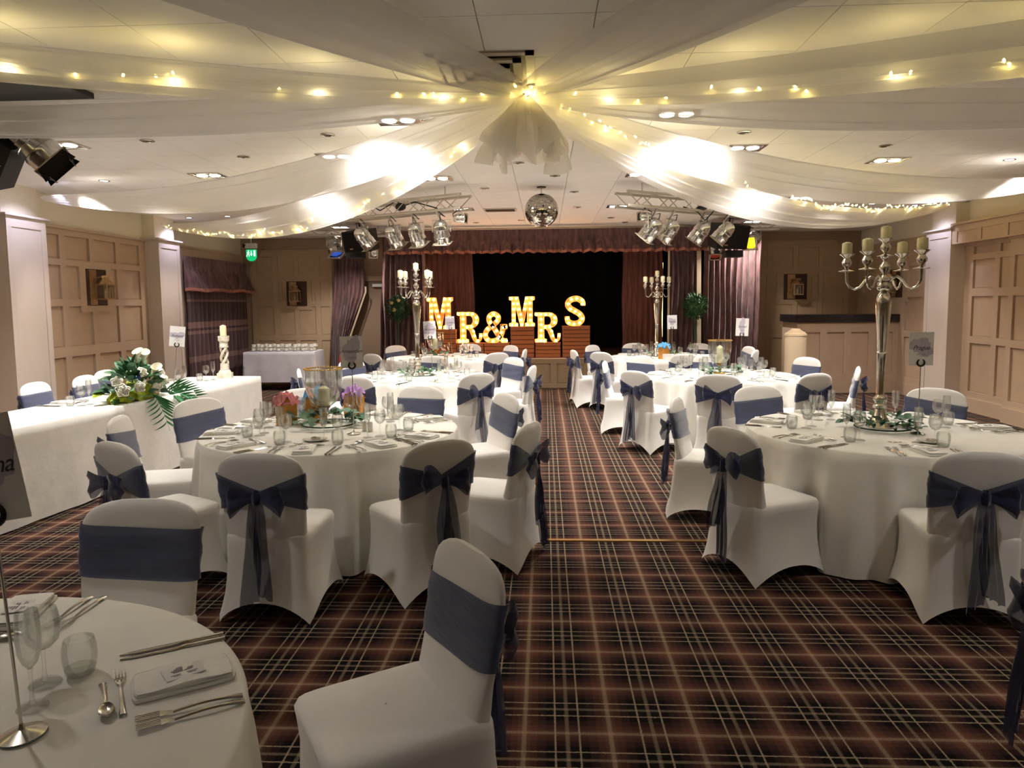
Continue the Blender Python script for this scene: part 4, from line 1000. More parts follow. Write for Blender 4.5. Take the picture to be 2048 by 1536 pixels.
# ================================================================== marquee letters on crates
def crate(x0, x1, z0, z1, label, n, y=13.92):
    t = thing('wooden_crate', label, 'crate', (0, 0, 0), 0, 'wooden crates under the letters'); h = (z1-z0)/n; d = .3
    for k in range(n):
        for yy in (y+.008, y+d-.008): block('slat', 'crate', ((x0+x1)/2, yy, z0+h*(k+.5)), (x1-x0, .014, h*.86), t)
        for xx in (x0+.008, x1-.008): block('slat', 'crate', (xx, y+d/2, z0+h*(k+.5)), (.014, d-.03, h*.86), t)
    block('top_board', 'crate', ((x0+x1)/2, y+d/2, z1-.008), (x1-x0+.01, d, .016), t)
    block('gap_shade_box', 'darkwood', ((x0+x1)/2, y+d/2, (z0+z1)/2), (x1-x0-.04, d-.06, z1-z0-.04), t)  # dark filler, stands for the shade seen between the slats
for a in ((-2.16, -1.74, SZ, 1.145, 'tall upright crate under the first letter M', 6), (-1.73, -1.205, SZ, .876, 'low crate under the first letter R', 4), (-1.19, -.70, SZ, .873, 'low crate under the ampersand', 4),
          (-.675, -.216, SZ, 1.19, 'tall upright crate under the second letter M', 7), (-.191, .297, SZ, .876, 'low crate under the second letter R', 4), (.335, .868, SZ, 1.19, 'tall slatted crate under the letter S', 8)): crate(*a)
def arc(cx, cy, rx, ry, a0, a1, n=10): return [(cx+rx*math.cos(rad(a0+(a1-a0)*i/n)), cy+ry*math.sin(rad(a0+(a1-a0)*i/n))) for i in range(n+1)]
Mo = [(0, 1), (.36, 1), (.50, .42), (.64, 1), (1, 1), (1, .9), (.91, .86), (.91, .13), (1, .1), (1, 0), (.62, 0), (.62, .1), (.70, .13), (.70, .66), (.55, 0), (.44, 0), (.25, .68), (.25, .13), (.34, .1), (.34, 0), (0, 0), (0, .1), (.1, .13), (.1, .86), (0, .9)]
Ro = [(0, 1)]+arc(.55, .74, .33, .26, 90, -80, 14)+[(.70, .38), (.76, .18)]+arc(.83, .16, .055, .06, 200, 340, 5)+[(.89, .30), (1, .30)]+arc(.80, .2, .2, .2, 0, -150, 10)+[(.50, .38), (.42, .45), (.36, .45), (.36, .13), (.46, .1), (.46, 0), (0, 0), (0, .1), (.12, .13), (.12, .87), (0, .9)]
Rh = [(.36, .88), (.5, .88)]+arc(.5, .73, .14, .15, 90, -90, 8)+[(.36, .58)]
def filled(outer, holes, w, h, dep):
    cu = bpy.data.curves.new('face', 'CURVE'); cu.dimensions = '2D'; cu.fill_mode = 'BOTH'; cu.extrude = dep/2
    for pl in [outer]+holes:
        sp = cu.splines.new('POLY'); sp.points.add(len(pl)-1); sp.use_cyclic_u = True
        for q, (x, y) in zip(sp.points, pl): q.co = (x*w, y*h, 0, 1)
    ob = bpy.data.objects.new('tmp', cu); C.objects.link(ob); dg = bpy.context.evaluated_depsgraph_get(); dg.update()
    me = bpy.data.meshes.new_from_object(ob.evaluated_get(dg)); bpy.data.objects.remove(ob); me.materials.clear(); me.materials.append(M['letterface'])
    return me
def smooth_path(pts, n=6):
    out = []; P = [pts[0]]+pts+[pts[-1]]
    for i in range(1, len(P)-2):
        for k in range(n):
            t = k/n; a, b, c, d = P[i-1], P[i], P[i+1], P[i+2]
            out.append(tuple(.5*(2*b[j]+(c[j]-a[j])*t+(2*a[j]-5*b[j]+4*c[j]-d[j])*t*t+(3*b[j]-a[j]-3*c[j]+d[j])*t**3) for j in (0, 1)))
    out.append(pts[-1]); return out
def ribbon(path, hw, w, h, dep):
    L = len(path); A, Bp = [], []
    for i, (x, y) in enumerate(path):
        a, b = path[max(0, i-1)], path[min(L-1, i+1)]; dx, dy = (b[0]-a[0])*w, (b[1]-a[1])*h; q = math.hypot(dx, dy) or 1; k = hw(i/(L-1)) if callable(hw) else hw
        A.append((x*w-dy/q*k, y*h+dx/q*k)); Bp.append((x*w+dy/q*k, y*h-dx/q*k))
    g = G(); g.grid([[(*A[i], dep/2), (*Bp[i], dep/2), (*Bp[i], -dep/2), (*A[i], -dep/2)] for i in range(L)], cv=True); g.f += [(0, 1, 2, 3), tuple(reversed(range(4*L-4, 4*L)))]
    return g.mesh('face', 'letterface', False), [A+Bp[::-1]]
bulbm = G().ell((0, 0, 0), (.0172, .0172, .0172), 7, 4).mesh('bulb', 'bulb')
def letter(ch, x0, z0, w, h, label, bulbs, y=14.02):
    dep = .05
    t = thing('marquee_letter', label, 'marquee letter', (x0, y, z0), 0, 'light-up marquee letters')
    if ch == 'M': me = filled(Mo, [], w, h, dep); outl = [[(x*w, q*h) for x, q in Mo]]
    elif ch == 'R': me = filled(Ro, [Rh], w, h, dep); outl = [[(x*w, q*h) for x, q in pl] for pl in (Ro, Rh)]
    elif ch == 'S':
        path = smooth_path([(.90, .69), (.89, .80), (.70, .90), (.47, .915), (.24, .85), (.15, .72), (.27, .59), (.5, .50), (.75, .39), (.86, .25), (.74, .12), (.5, .075), (.25, .11), (.13, .20), (.115, .32)])
        me, outl = ribbon(path, lambda s: .052 if .08 < s < .92 else .045, w, h, dep)
    else:
        path = smooth_path([(.97, .06), (.80, .07), (.62, .25), (.40, .54), (.25, .72), (.27, .88), (.43, .955), (.60, .88), (.60, .74), (.40, .58), (.16, .42), (.09, .24), (.2, .09), (.4, .055), (.62, .13), (.76, .32), (.82, .50), (.96, .53), (.70, .53)])
        me, outl = ribbon(path, .046, w, h, dep)
    put('face', me, t, (0, 0, 0), (PI/2, 0, 0))
    g = G()
    for pl in outl:
        pts = [(x, -dep/2-.006, q) for x, q in pl]; pts.append(pts[0]); g.tube(pts, .008, 6)
    obj('rim', g, 'letterrim', t)
    for u, v in bulbs: put('bulb', bulbm, t, (u*w, -dep/2-.012, v*h))
mb = [(.08, .94), (.28, .94), (.68, .94), (.88, .94), (.17, .76), (.33, .76), (.63, .76), (.81, .78), (.18, .58), (.37, .58), (.60, .58), (.82, .58), (.18, .38), (.45, .40), (.82, .38), (.18, .2), (.47, .22), (.82, .2), (.10, .05), (.27, .05), (.495, .06), (.71, .05), (.90, .05)]
rb = [(.06, .94), (.23, .94), (.42, .94), (.62, .93), (.24, .77), (.78, .82), (.76, .66), (.24, .59), (.40, .51), (.58, .52), (.24, .40), (.66, .38), (.24, .22), (.70, .22), (.95, .22), (.10, .05), (.36, .05), (.23, .06), (.82, .06)]
sb = [(.90, .73), (.86, .87), (.60, .92), (.33, .89), (.17, .74), (.28, .57), (.52, .49), (.74, .39), (.86, .24), (.74, .1), (.46, .06), (.2, .1), (.12, .25)]
ab = [(.43, .95), (.27, .86), (.60, .86), (.29, .68), (.55, .72), (.40, .52), (.18, .46), (.53, .39), (.09, .27), (.66, .2), (.17, .1), (.4, .055), (.60, .13), (.80, .08), (.95, .06), (.74, .34), (.80, .50), (.94, .53)]
letter('M', -2.321, 1.146, .522, .619, 'orange light-up letter M standing on the crate before the red-brown curtain', mb)
letter('R', -1.725, .877, .489, .601, 'orange light-up letter R between the first M and the ampersand', rb)
letter('&', -1.215, .874, .486, .59, 'orange light-up ampersand between the two words', ab)
letter('M', -.70, 1.191, .50, .577, 'orange light-up letter M just after the ampersand', mb)
letter('R', -.199, .877, .498, .578, 'orange light-up letter R beside the letter S', rb)
letter('S', .385, 1.191, .387, .576, 'orange light-up letter S on the tall slatted crate', sb)
# ================================================================== lighting rig
def truss(a, b, z0, z1, wd, name, label):
    t = thing('lighting_truss', label, 'truss'); a, b = Vector((*a, 0)), Vector((*b, 0)); d = (b-a).normalized(); s = Vector((-d.y, d.x, 0))*wd/2; L = (b-a).length
    rails = [(s, z1), (-s, z1), (s, z0), (-s, z0)]
    for o, z in rails: obj('rail', G().tube([a+o+Vector((0, 0, z)), b+o+Vector((0, 0, z))], .017, 10), 'truss', t)
    n = max(4, int(L/.2))
    for k in range(n):
        p, q = a+d*L*k/n, a+d*L*(k+1)/n
        for o in (s, -s):
            za, zb = (z0, z1) if k % 2 else (z1, z0); obj('brace', G().tube([p+o+Vector((0, 0, za)), q+o+Vector((0, 0, zb))], .006, 6), 'truss', t)
        if k % 2 == 0: obj('brace', G().tube([p+s+Vector((0, 0, z1)), q-s+Vector((0, 0, z1))], .006, 6), 'truss', t)
    for k in (.15, .85):
        p = a+d*L*k; obj('ceiling_hanger', G().tube([p+Vector((0, 0, z1)), p+Vector((0, 0, CZ))], .008, 8), 'truss', t)
    return t
truss((-2.75, 9.63), (-.93, 8.61), 2.77, 2.93, .22, 'truss', 'silver box truss holding four lamps on the door side of the mirror ball')
truss((.90, 8.58), (2.66, 9.71), 2.77, 2.93, .22, 'truss', 'silver box truss holding four lamps on the bar side of the mirror ball')
canp = [(.0, -.15), (.03, -.148), (.06, -.135), (.08, -.11), (.09, -.08), (.094, -.04), (.1, -.035), (.1, .0), (.095, .004), (.098, .05), (.103, .055), (.103, .075), (.1, .08), (.102, .13), (.1, .135)]
canm = G().lathe(canp, 24, cap=False).mesh('can', 'chrome', True, 40)
lens = G().lathe([(.0, .11), (.05, .118), (.094, .108)], 20, cap=False)
def fram(w=.108):
    g = G()
    for sx, sy, dx, dy in ((0, 1, 2*w, .03), (0, -1, 2*w, .03), (1, 0, .03, 2*w), (-1, 0, .03, 2*w)): g.box((sx*(w-.015), sy*(w-.015), .14), (dx, dy, .006))
    return g.mesh('gel_frame', 'gelframe', False)
frm = fram()
lensm = {k: lens.mesh('lens', k) for k in ('steel', 'gelyellow', 'gelred', 'gelblue', 'lamphot')}
def parcan(loc, aim, hang, label, gel='steel', s=1.0, canmat=None, light=0, lcol=(1, 1, 1)):
    t = thing('stage_lamp', label, 'stage lamp', loc, 0, 'chrome stage lamps'); d = Vector(aim).normalized(); e = d.to_track_quat('Z', 'Y').to_euler()
    c = put('can', canm, t, (0, 0, 0), e, s); put('lens', lensm[gel], c); put('gel_frame', frm, c)
    h = Vector((hang[0], hang[1], hang[2]))-Vector(loc); side = d.cross(Vector((0, 0, 1))).normalized()*.115*s; up = Vector((0, 0, .14*s))
    g = G(); g.tube([-side, -side+up, side+up, side], .006*s, 6); obj('yoke', g, 'truss', t)
    obj('clamp', G().tube([up, h], .012*s, 8), 'truss', t)
    obj('cable', G().tube([-d*.14*s, -d*.17*s+Vector((0, 0, .05)), up*1.3+side*.4, h+Vector((0, 0, .02))], .006, 6), 'wire', t)
    if light: lamp('lamp_light', 'SPOT', tuple(d*.15*s), light, lcol, t, .06, 70, .5, aim=d)
    return t
L4 = [(-2.374, 9.42, 2.52, (.5, .4, -.75)), (-1.922, 9.168, 2.51, (.3, .45, -.85)), (-1.60, 8.987, 2.515, (.2, .4, -.85)), (-1.258, 8.795, 2.52, (.05, .35, -.95))]
for i, (x, y, z, d) in enumerate(L4): parcan((x, y, z), d, (x-.054, y-.096, 2.765), 'chrome stage lamp on the door-side truss, %s' % ('end lamp by the loudspeaker', 'second from the loudspeaker', 'third from the loudspeaker', 'end lamp by the mirror ball')[i])
R4 = [(1.292, 8.837, 2.52, (-.55, .3, -.75)), (1.528, 8.986, 2.515, (-.5, .3, -.75)), (1.964, 9.264, 2.515, (-.5, .2, -.75)), (2.319, 9.49, 2.53, (-.6, .15, -.7))]
for i, (x, y, z, d) in enumerate(R4): parcan((x, y, z), d, (x+.059, y-.093, 2.765), 'chrome stage lamp on the bar-side truss, %s' % ('end lamp by the mirror ball', 'second from the mirror ball', 'third from the mirror ball', 'end lamp by the yellow-gelled lamp')[i])
parcan((-1.013, 8.658, 2.665), (.95, -.25, -.05), (-1.067, 8.562, 2.765), 'small chrome pin spot aimed at the mirror ball from the door side', s=.55)
parcan((1.206, 8.782, 2.668), (-.95, -.3, -.05), (1.265, 8.689, 2.765), 'small chrome pin spot aimed at the mirror ball from the bar side', s=.55)
parcan((-3.77, 12.8, 2.69), (.3, -.35, -.85), (-3.77, 12.72, 2.88), 'brightly lit stage lamp with a blue gel near the loudspeaker', 'gelblue', 1.25)
parcan((3.62, 12.8, 2.71), (-.5, -.75, -.4), (3.62, 12.72, 2.88), 'brightly lit stage lamp with a yellow gel near the loudspeaker', 'gelyellow', 1.25)
parcan((3.0, 12.9, 2.54), (-.05, -.45, -.85), (3.0, 13.0, 2.88), 'stage lamp with a red gel below the velvet valance', 'gelred', 1.0)
parcan((-3.09, 12.9, 2.58), (.2, -.85, -.35), (-3.09, 13.0, 2.88), 'small stage lamp with a square wooden gel frame by the stage', 'steel', .75)
truss((-4.2, 12.72), (-2.8, 13.02), 2.88, 2.98, .16, 'truss', 'short truss with a lit blue lamp and loudspeaker near the exit')
truss((2.75, 13.02), (4.05, 12.72), 2.88, 2.98, .16, 'truss', 'short truss with a lit yellow lamp and loudspeaker near the bar')
def speaker(loc, rz, tilt, label, w=.58, h=.36, d=.34):
    t = thing('loudspeaker', label, 'loudspeaker', loc, 0, None, (tilt, 0, rz))
    obj('cabinet', G().prism([(-w/2, 0), (w/2, 0), (w/2*.75, d), (-w/2*.75, d)], -h/2, h/2), 'black', t, smooth=False)
    obj('grille', B((0, -.006, 0), (w*.94, .012, h*.9)), 'backcloth', t, smooth=False); obj('badge', B((-w*.2, -.014, -h*.33), (.07, .004, .022)), 'copper', t, smooth=False)
    obj('bracket', G().tube([(0, d*.5, h/2-.01), (0, d*.5, h/2+.2)], .015, 8), 'black', t)
speaker((-3.28, 12.45, 2.73), rad(-25), rad(14), 'black loudspeaker hung beside the blue-gelled lamp')
speaker((3.2, 12.45, 2.72), rad(25), rad(14), 'black loudspeaker hung beside the yellow-gelled lamp', .66, .4)
tag(obj('projector', G().box((-3.45, 13.06, 2.55), (.3, .26, .12)).tube([(-3.42, 12.94, 2.55), (-3.42, 12.9, 2.55)], .05, 12).tube([(-3.45, 12.96, 2.6), (-3.45, 12.96, 2.89)], .012, 8), 'black', smooth=True), 'small black effect projector under the door-side loudspeaker', 'projector')
tag(obj('projector', G().box((3.35, 13.06, 2.48), (.3, .26, .12)).tube([(3.32, 12.94, 2.48), (3.32, 12.9, 2.48)], .05, 12).tube([(3.35, 12.96, 2.5), (3.35, 12.96, 2.89)], .012, 8), 'black', smooth=True), 'small black effect projector under the bar-side loudspeaker', 'projector')
# cables on the trusses
tag(obj('cable', G().tube([(-2.3, 9.4, 2.95), (-2.1, 9.2, 2.84), (-1.85, 9.0, 2.93), (-1.75, 8.95, 2.86), (-1.6, 8.9, 2.9), (-1.3, 8.75, 2.8)], .008, 6).ell((-1.8, 9.02, 2.86), (.07, .05, .05), 8, 6), 'wire'), 'black power cable bundled on the door-side truss', 'cable')
tag(obj('cable', G().tube([(1.7, 8.98, 2.8), (1.9, 9.1, 2.75), (2.0, 9.15, 2.65), (2.1, 9.2, 2.75), (2.2, 9.3, 2.9), (2.35, 9.4, 2.8)], .008, 6).ell((1.95, 9.12, 2.8), (.07, .04, .03), 8, 6), 'wire'), 'black power cable looped on the bar-side truss', 'cable')
# mirror ball
t = thing('mirror_ball', 'mirrored disco ball hanging above the aisle before the stage', 'mirror ball', (-.037, 8.93, 2.777))
g = G(); N_ = 34
for i in range(N_):
    e0, e1 = -PI/2+PI*i/N_, -PI/2+PI*(i+1)/N_; em = (e0+e1)/2; m = max(4, int(2*N_*math.cos(em)))
    for k in range(m):
        a0, a1 = 2*PI*(k+.05)/m, 2*PI*(k+.95)/m; f = .05*(e1-e0); jx = random.uniform(-.015, .015)
        g.add([(.205*math.cos(e)*math.cos(a), .205*math.cos(e)*math.sin(a), .205*math.sin(e)) for e, a in ((e0+f, a0), (e0+f, a1), (e1-f, a1), (e1-f, a0))], [(0, 1, 2, 3)])
stuff(obj('mirror_tiles', g, 'mirrortile', t, smooth=False)); obj('core', G().ell((0, 0, 0), (.201, .201, .201), 24, 16), 'darkmetal', t)
obj('chain', G().tube([(0, 0, .2), (0, 0, .27)], .006, 6), 'steel', t); obj('motor', G().lathe([(.05, .27), (.06, .283), (.0, .283)], 16), 'darkmetal', t)
# lamp group at the near left edge
t = thing('lighting_truss', 'truss end under a black board standing for a dark recess above the head table', 'truss')
for y, z in ((5.05, 2.92), (5.25, 2.92), (5.15, 3.02)): obj('rail', G().tube([(-5.0, y, z), (-3.55, y, z)], .022, 10), 'truss', t)
for k in range(5): obj('brace', G().tube([(-4.9+k*.27, 5.05, 2.92), (-4.78+k*.27, 5.15, 3.02), (-4.64+k*.27, 5.25, 2.92)], .008, 6), 'truss', t)
obj('recess_shade_board', B((-3.68, 4.42, 3.04), (1.4, .66, .035)), 'black', t, smooth=False)  # flat black board in place of the shade inside a ceiling recess
parcan((-3.86, 5.35, 2.88), (.62, .3, -.7), (-3.83, 5.25, 2.92), 'polished stage lamp with barn-door flaps near the head table', s=1.3)
bdm = G().prism([(-.09, 0), (.09, 0), (.11, .075), (-.11, .075)], -.002, .002).mesh('barn_door', 'darkmetal', False)
lampt = [o for o in C.objects if o.name.startswith('stage_lamp') and 'barn-door' in o['label']][0]; can_ = [o for o in lampt.children if o.name.startswith('can')][0]
for k in range(4): put('barn_door', bdm, can_, (.105*math.sin(PI/2*k), -.105*math.cos(PI/2*k), .142), (rad(115), 0, PI/2*k+PI))
t = thing('effect_light', 'black moonflower effect light lettered Flower beside the polished lamp', 'effect light', (-4.12, 5.33, 2.76), 0, None, (rad(20), rad(35), rad(10)))
obj('housing', B((0, 0, 0), (.24, .2, .36)), 'black', t, smooth=False); obj('side_stripe', B((0, -.102, -.09), (.24, .004, .014)), 'steel', t, smooth=False)
put('lettering', text_mesh('Flower', .06, 0, 'card'), t, (.02, -.103, .02), (PI/2, 0, 0)); obj('bracket', G().tube([(0, 0, .18), (-.1, -.05, .3)], .01, 8), 'truss', t)
# ================================================================== drapes, tuft and fairy lights
HUB = Vector((-.122, 4.75, 2.985))
def drape_pts(end, sag, wl, wv, seed, nu=60, nv=30):
    rd = random.Random(seed); ph = [rd.uniform(0, 6) for _ in range(4)]; end = Vector(end); d = end-HUB; lat = Vector((d.y, -d.x, 0)).normalized()
    if lat.y > 0: lat = -lat                      # the upper edge leans towards the entrance
    P = []
    for i in range(nu+1):
        s = i/nu; k = math.sin(PI*s**.8)**.6; c = HUB+d*s; c.z -= sag*4*s*(1-s)*(1+.6*(.5-s)); row = []
        for j in range(nv+1):
            v = j/nv-.5; f = .016*k*(math.sin(19*v+ph[0])+.7*math.sin(33*v+ph[1]+2*s)+.5*math.sin(9*v+ph[2]))
            p = c+lat*(v*(.04+wl*k)*(1+.06*math.sin(5*s+ph[3])))+Vector((0, 0, v*(.03+wv*k)))+(lat*.5+Vector((0, 0, .8)))*f
            p.z += -.05*k*(1-4*v*v)*(wl > .4)
            p.z = min(p.z, CZ-.025); row.append(tuple(p))
        P.append(row)
    return P
DR = [((-4.5, -2.2, 3.0), .05, .58, .05, 'towards the entrance end beside the head table', 0, 0, 0), ((-5.95, 1.9, 2.95), .12, .30, .06, 'with fairy lights, to the head-table wall by the entrance', 1, .38, .26), ((-5.95, 5.0, 2.98), .07, .42, .08, 'straight across to the head-table wall', 0, 0, 0),
      ((-5.95, 8.35, 2.93), .32, .22, .22, 'to the pillar above the head table chairs', 0, 0, 0), ((-5.95, 11.0, 2.90), .42, .22, .22, 'with fairy lights, to the pillar beside the window curtain', 1, .2, .5),
      ((3.9, -2.2, 3.0), .05, .58, .05, 'towards the entrance end on the bar side', 0, 0, 0), ((5.95, 1.9, 2.95), .14, .46, .08, 'with fairy lights, to the bar-side wall by the entrance', 1, .35, .26), ((5.95, 5.0, 2.96), .12, .48, .1, 'straight across to the bar-side wall', 0, 0, 0),
      ((5.95, 8.3, 2.95), .34, .2, .18, 'to the bar-side wall above the alcove', 0, 0, 0), ((5.95, 10.9, 3.0), .47, .18, .18, 'with fairy lights, to the pillar beside the alcove', 1, .97, .8)]
fb = G().ell((0, 0, 0), (.0075, .0075, .014), 5, 3).mesh('bulb', 'fairy')
for k, (e, sag, wl_, wv_, lab, lit, lv, prob) in enumerate(DR):
    P = drape_pts(e, sag, wl_, wv_, 20+k)
    o = tag(obj('ceiling_drape', G().grid(P), 'drape', ang=80), ('sheer white drape from the ceiling knot %s' % lab).replace('drape from the ceiling knot with fairy lights, to', 'drape holding fairy lights, from ceiling knot to'), 'drape', 'sheer white ceiling drapes')
    if lit:
        t = thing('fairy_lights', 'warm fairy lights along the drape %s' % lab.replace('with fairy lights, ', ''), 'fairy lights', (0, 0, 0), 0, 'fairy light strings')
        rd = random.Random(k); pts = []; n = len(P)
        for i in range(1, n):
            r = P[i]; j = max(0, min(len(r)-1, int(len(r)*(lv+.1*math.sin(i*.7+k)))))
            q = Vector(r[j]); nxt = Vector(r[max(0, j-1)]); pts.append(q+Vector((0, .01, .022)))
        obj('wire', G().tube(pts, .0022, 5), 'plastic', t)
        for i in range(4, n-4, 7): lamp('fairy_glow', 'POINT', tuple(pts[i]+Vector((0, 0, -.01))), .24, (1, .84, .4), t, .03)
        for i in range(1, n-2):
            for h_ in (0, .5):
                if rd.random() < prob:
                    p = pts[i-1].lerp(pts[min(len(pts)-1, i)], h_)+Vector((rd.uniform(-.02, .02), rd.uniform(-.03, .03), rd.uniform(-.015, .02)))
                    put('bulb', fb, t, p, (rd.uniform(-1, 1), rd.uniform(-1, 1), 0))
t = thing('fairy_lights', 'cluster of fairy lights knotted at the ceiling centre', 'fairy lights')
rd = random.Random(5)
for k in range(7): put('bulb', fb, t, HUB+Vector((rd.uniform(-.08, .08), rd.uniform(-.06, .06), rd.uniform(-.03, .05))), (rd.uniform(-1, 1), rd.uniform(-1, 1), 0), 1.1)
lamp('fairy_glow', 'POINT', tuple(HUB+Vector((.03, -.03, .02))), .3, (1, .82, .34), t, .03)
obj('wire', G().tube([HUB+Vector((.05*math.sin(i*1.3), .05*math.cos(i*1.7), .02*math.sin(i))) for i in range(14)], .003, 5), 'wire', t)
t = thing('fabric_tuft', 'ruffled tuft of sheer white fabric hanging from the ceiling knot', 'drape', HUB)
for q, (R, H_, n, ph) in enumerate(((.26, .40, 7, 0), (.21, .34, 9, 1.3), (.15, .30, 6, 2.2))):
    P = []
    for i in range(73):
        a = 2*PI*i/72; row = []
        for j in range(13):
            s = j/12; r = (.02+R*s**.8)*(1+.30*s*math.sin(n*a+ph)+.16*s*math.sin((2*n+1)*a+2*s+ph)); z = -H_*s*(1+.12*math.sin(3*a+ph))+.05*s*math.sin(n*a+1+ph)-.0
            if s > .8: r *= 1-.6*(s-.8)
            row.append((r*math.cos(a), r*math.sin(a)*.8, z))
        P.append(row)
    obj('ruffle', G().grid(P, cu=True), 'tuft', t, ang=80)
obj('tie', G().tube([(0, 0, -.02), (0, 0, .09)], .02, 8), 'brass', t)
# ================================================================== ceiling fittings
LM = [('the Amsterdam table', -1.54, 5.05), ('the Bucharest table', -1.57, 8.78), ('the stage vase table', -1.74, 11.85), ('the Prague table', 2.33, 5.0), ('the Funchal table', 2.14, 8.78), ('the stage candelabrum table', 1.95, 11.75), ('the na-card table, added as unseen fill', -1.52, 1.2), ('the bare entrance table, added as unseen fill', 2.75, 1.25),
      ('the flower arrangement', -4.0, 6.6), ('the candle stand', -4.0, 8.8), ('the window curtain', -5.5, 12.6), ('the bar', 5.0, 12.6), ('the plinth', 4.0, 11.2), ('the door by the stage', -3.6, 13.6), ('the aisle under the mirror ball', 0, 8.9), ('the aisle before the stage', 0, 11.8), ('the aisle by the brass carpet strip', 0, 5.2), ('the mid aisle', 0, 7.0), ('the alcove', 5.3, 9.6), ('the entrance end, added as unseen fill', 0, -1.5), ('the bar-side stage lamps', 3.4, 13.2), ('the gap between Prague and Funchal tables', 2.2, 6.9), ('the gap between Amsterdam and Bucharest tables', -1.6, 6.9), ('the alcove wall', 4.9, 7.5), ('the wall side of the Funchal table', 3.6, 8.0)]
def above(x, y): return min(LM, key=lambda q: (q[1]-x)**2+(q[2]-y)**2)[0]
rim = G().lathe([(.058, 0), (.06, -.006), (.05, -.009), (.042, -.004), (.042, .0)], 20, cap=False).mesh('trim_ring', 'steel')
inn = {m: G().lathe([(.043, -.003), (.03, -.002), (.0, -.0015)], 16, cap=False).mesh('lens', m) for m in ('ventdark', 'lampwhite', 'lampblue')}
def downlight(x, y, kind, w=None):
    lab = {'ventdark': 'small round unlit downlight in the ceiling above ', 'lampwhite': 'small round lit white downlight in the ceiling above ', 'lampblue': 'small round bluish lit downlight beside the pillar near '}[kind]+above(x, y)
    t = thing('downlight', lab, 'downlight', (x, y, CZ), 0, {'ventdark': 'unlit', 'lampwhite': 'lit', 'lampblue': 'bluish'}[kind]+' round downlights'); put('trim_ring', rim, t); put('lens', inn[kind], t)
    if kind == 'lampwhite': lamp('downlight_glow', 'SPOT', (0, 0, -.02), LAMP*.35, (1, .94, .86), t, .04, 110, .5, (0, 0, -1))
    if kind == 'lampblue': lamp('downlight_glow', 'SPOT', (0, 0, -.02), LAMP*.16, (.72, .74, 1), t, .04, 110, .6, (-.3 if x < 0 else .3, .1, -1))
for x, y in ((-3.388, 6.105), (-2.857, 6.827), (-1.801, 6.024), (-.886, 5.625), (-.514, 6.685), (-.26, 7.367), (.119, 8.148), (-1.822, 9.053), (-.736, 8.932), (.378, 9.331), (.483, 10.834), (1.676, 6.237), (3.138, 6.887), (2.468, 7.6), (3.065, 8.223), (-3.346, 8.189), (-3.063, 9.167), (1.114, 12.234), (1.426, 12.949), (-.4, 12.4), (-1.2, 12.7)): downlight(x, y, 'ventdark')
for x, y in ((-4.936, 7.959), (-5.01, 11.26), (4.828, 10.957), (4.746, 7.686), (-4.9, 4.9), (4.8, 4.6)): downlight(x, y, 'lampwhite')
for x, y in ((-5.542, 7.964), (-5.691, 11.374), (5.568, 11.2)): downlight(x, y, 'lampblue')
sqf = G(); [sqf.box(c, d) for c, d in (((0, .13, -.004), (.34, .03, .012)), ((0, -.13, -.004), (.34, .03, .012)), ((.155, 0, -.004), (.03, .26, .012)), ((-.155, 0, -.004), (.03, .26, .012)))]
sqf = sqf.mesh('frame', 'steel', False); sqb = G().box((0, 0, -.001), (.3, .25, .004)).mesh('recess', 'ventdark', False)
sql = {m: G().lathe([(.058, -.006), (.05, -.014), (.0, -.016)], 18, cap=False).mesh('lamp_face', m) for m in ('lampwhite', 'darkmetal')}
def square(x, y, on, power=1.0, col=(1, .96, .91), spot=125):
    t = thing('twin_downlight', 'square twin spotlight %s in the ceiling above %s' % ('shining' if on else 'switched off', above(x, y)), 'ceiling light', (x, y, CZ), 0, 'square twin spotlights'); put('frame', sqf, t); put('recess', sqb, t)
    for s in (-1, 1): put('lamp_face', sql['lampwhite' if on else 'darkmetal'], t, (s*.07, 0, 0))
    if on: lamp('spotlight_glow', 'SPOT', (0, 0, -.03), LAMP*power, col, t, .07, spot, .7, (0, 0, -1))
for a in ((-1.979, 6.886, True, 0.22), (-3.634, 7.741, True, 1.15), (-1.215, 8.174, True, 1.15), (1.077, 8.149, True, 1.15), (1.855, 6.856, True, 0.22), (3.485, 7.593, True, 1.15), (3.522, 10.206, True, 1.15), (1.092, 10.795, True, 1.15), (-1.23, 10.859, True, 1.15), (-3.737, 13.09, True, 1.3), (3.72, 13.169, True, 1.3), (-1.12, 5.6, True, 0.5), (-4.2, 6.2, True, 1.15), (2.6, 2.6, True, 0.28), (-2.6, 2.6, True, 0.28), (0, -1.2, True, 0.2), (1.0, 5.6, True, 0.5)): square(*a)  # lamps nearest the entrance are unseen, added to fill the foreground
# air vent above the knot
t = thing('ceiling_vent', 'square stepped air vent in the ceiling beside the fabric knot', 'vent', (-.365, 4.46, CZ))
for k, (w, z) in enumerate(((.31, -.006), (.235, -.022), (.165, -.03), (.11, -.02))):
    g = G()
    for sx, sy, dx, dy in ((0, 1, 2*w, .05), (0, -1, 2*w, .05), (1, 0, .05, 2*w), (-1, 0, .05, 2*w)): g.box((sx*(w-.025), sy*(w-.025), z), (dx, dy, .012))
    obj('louvre_frame', g, 'vent', t, smooth=False)
obj('cavity', B((0, 0, -.001), (.6, .6, .004)), 'ventdark', t, smooth=False)
g = G()
for k in range(4): a = PI*k/4; g.tube([(.11*math.cos(a), .11*math.sin(a), -.018), (-.11*math.cos(a), -.11*math.sin(a), -.018)], .003, 6)
obj('spokes', g, 'brass', t); obj('hub', G().ell((0, 0, -.018), (.025, .025, .012), 10, 6), 'copper', t)
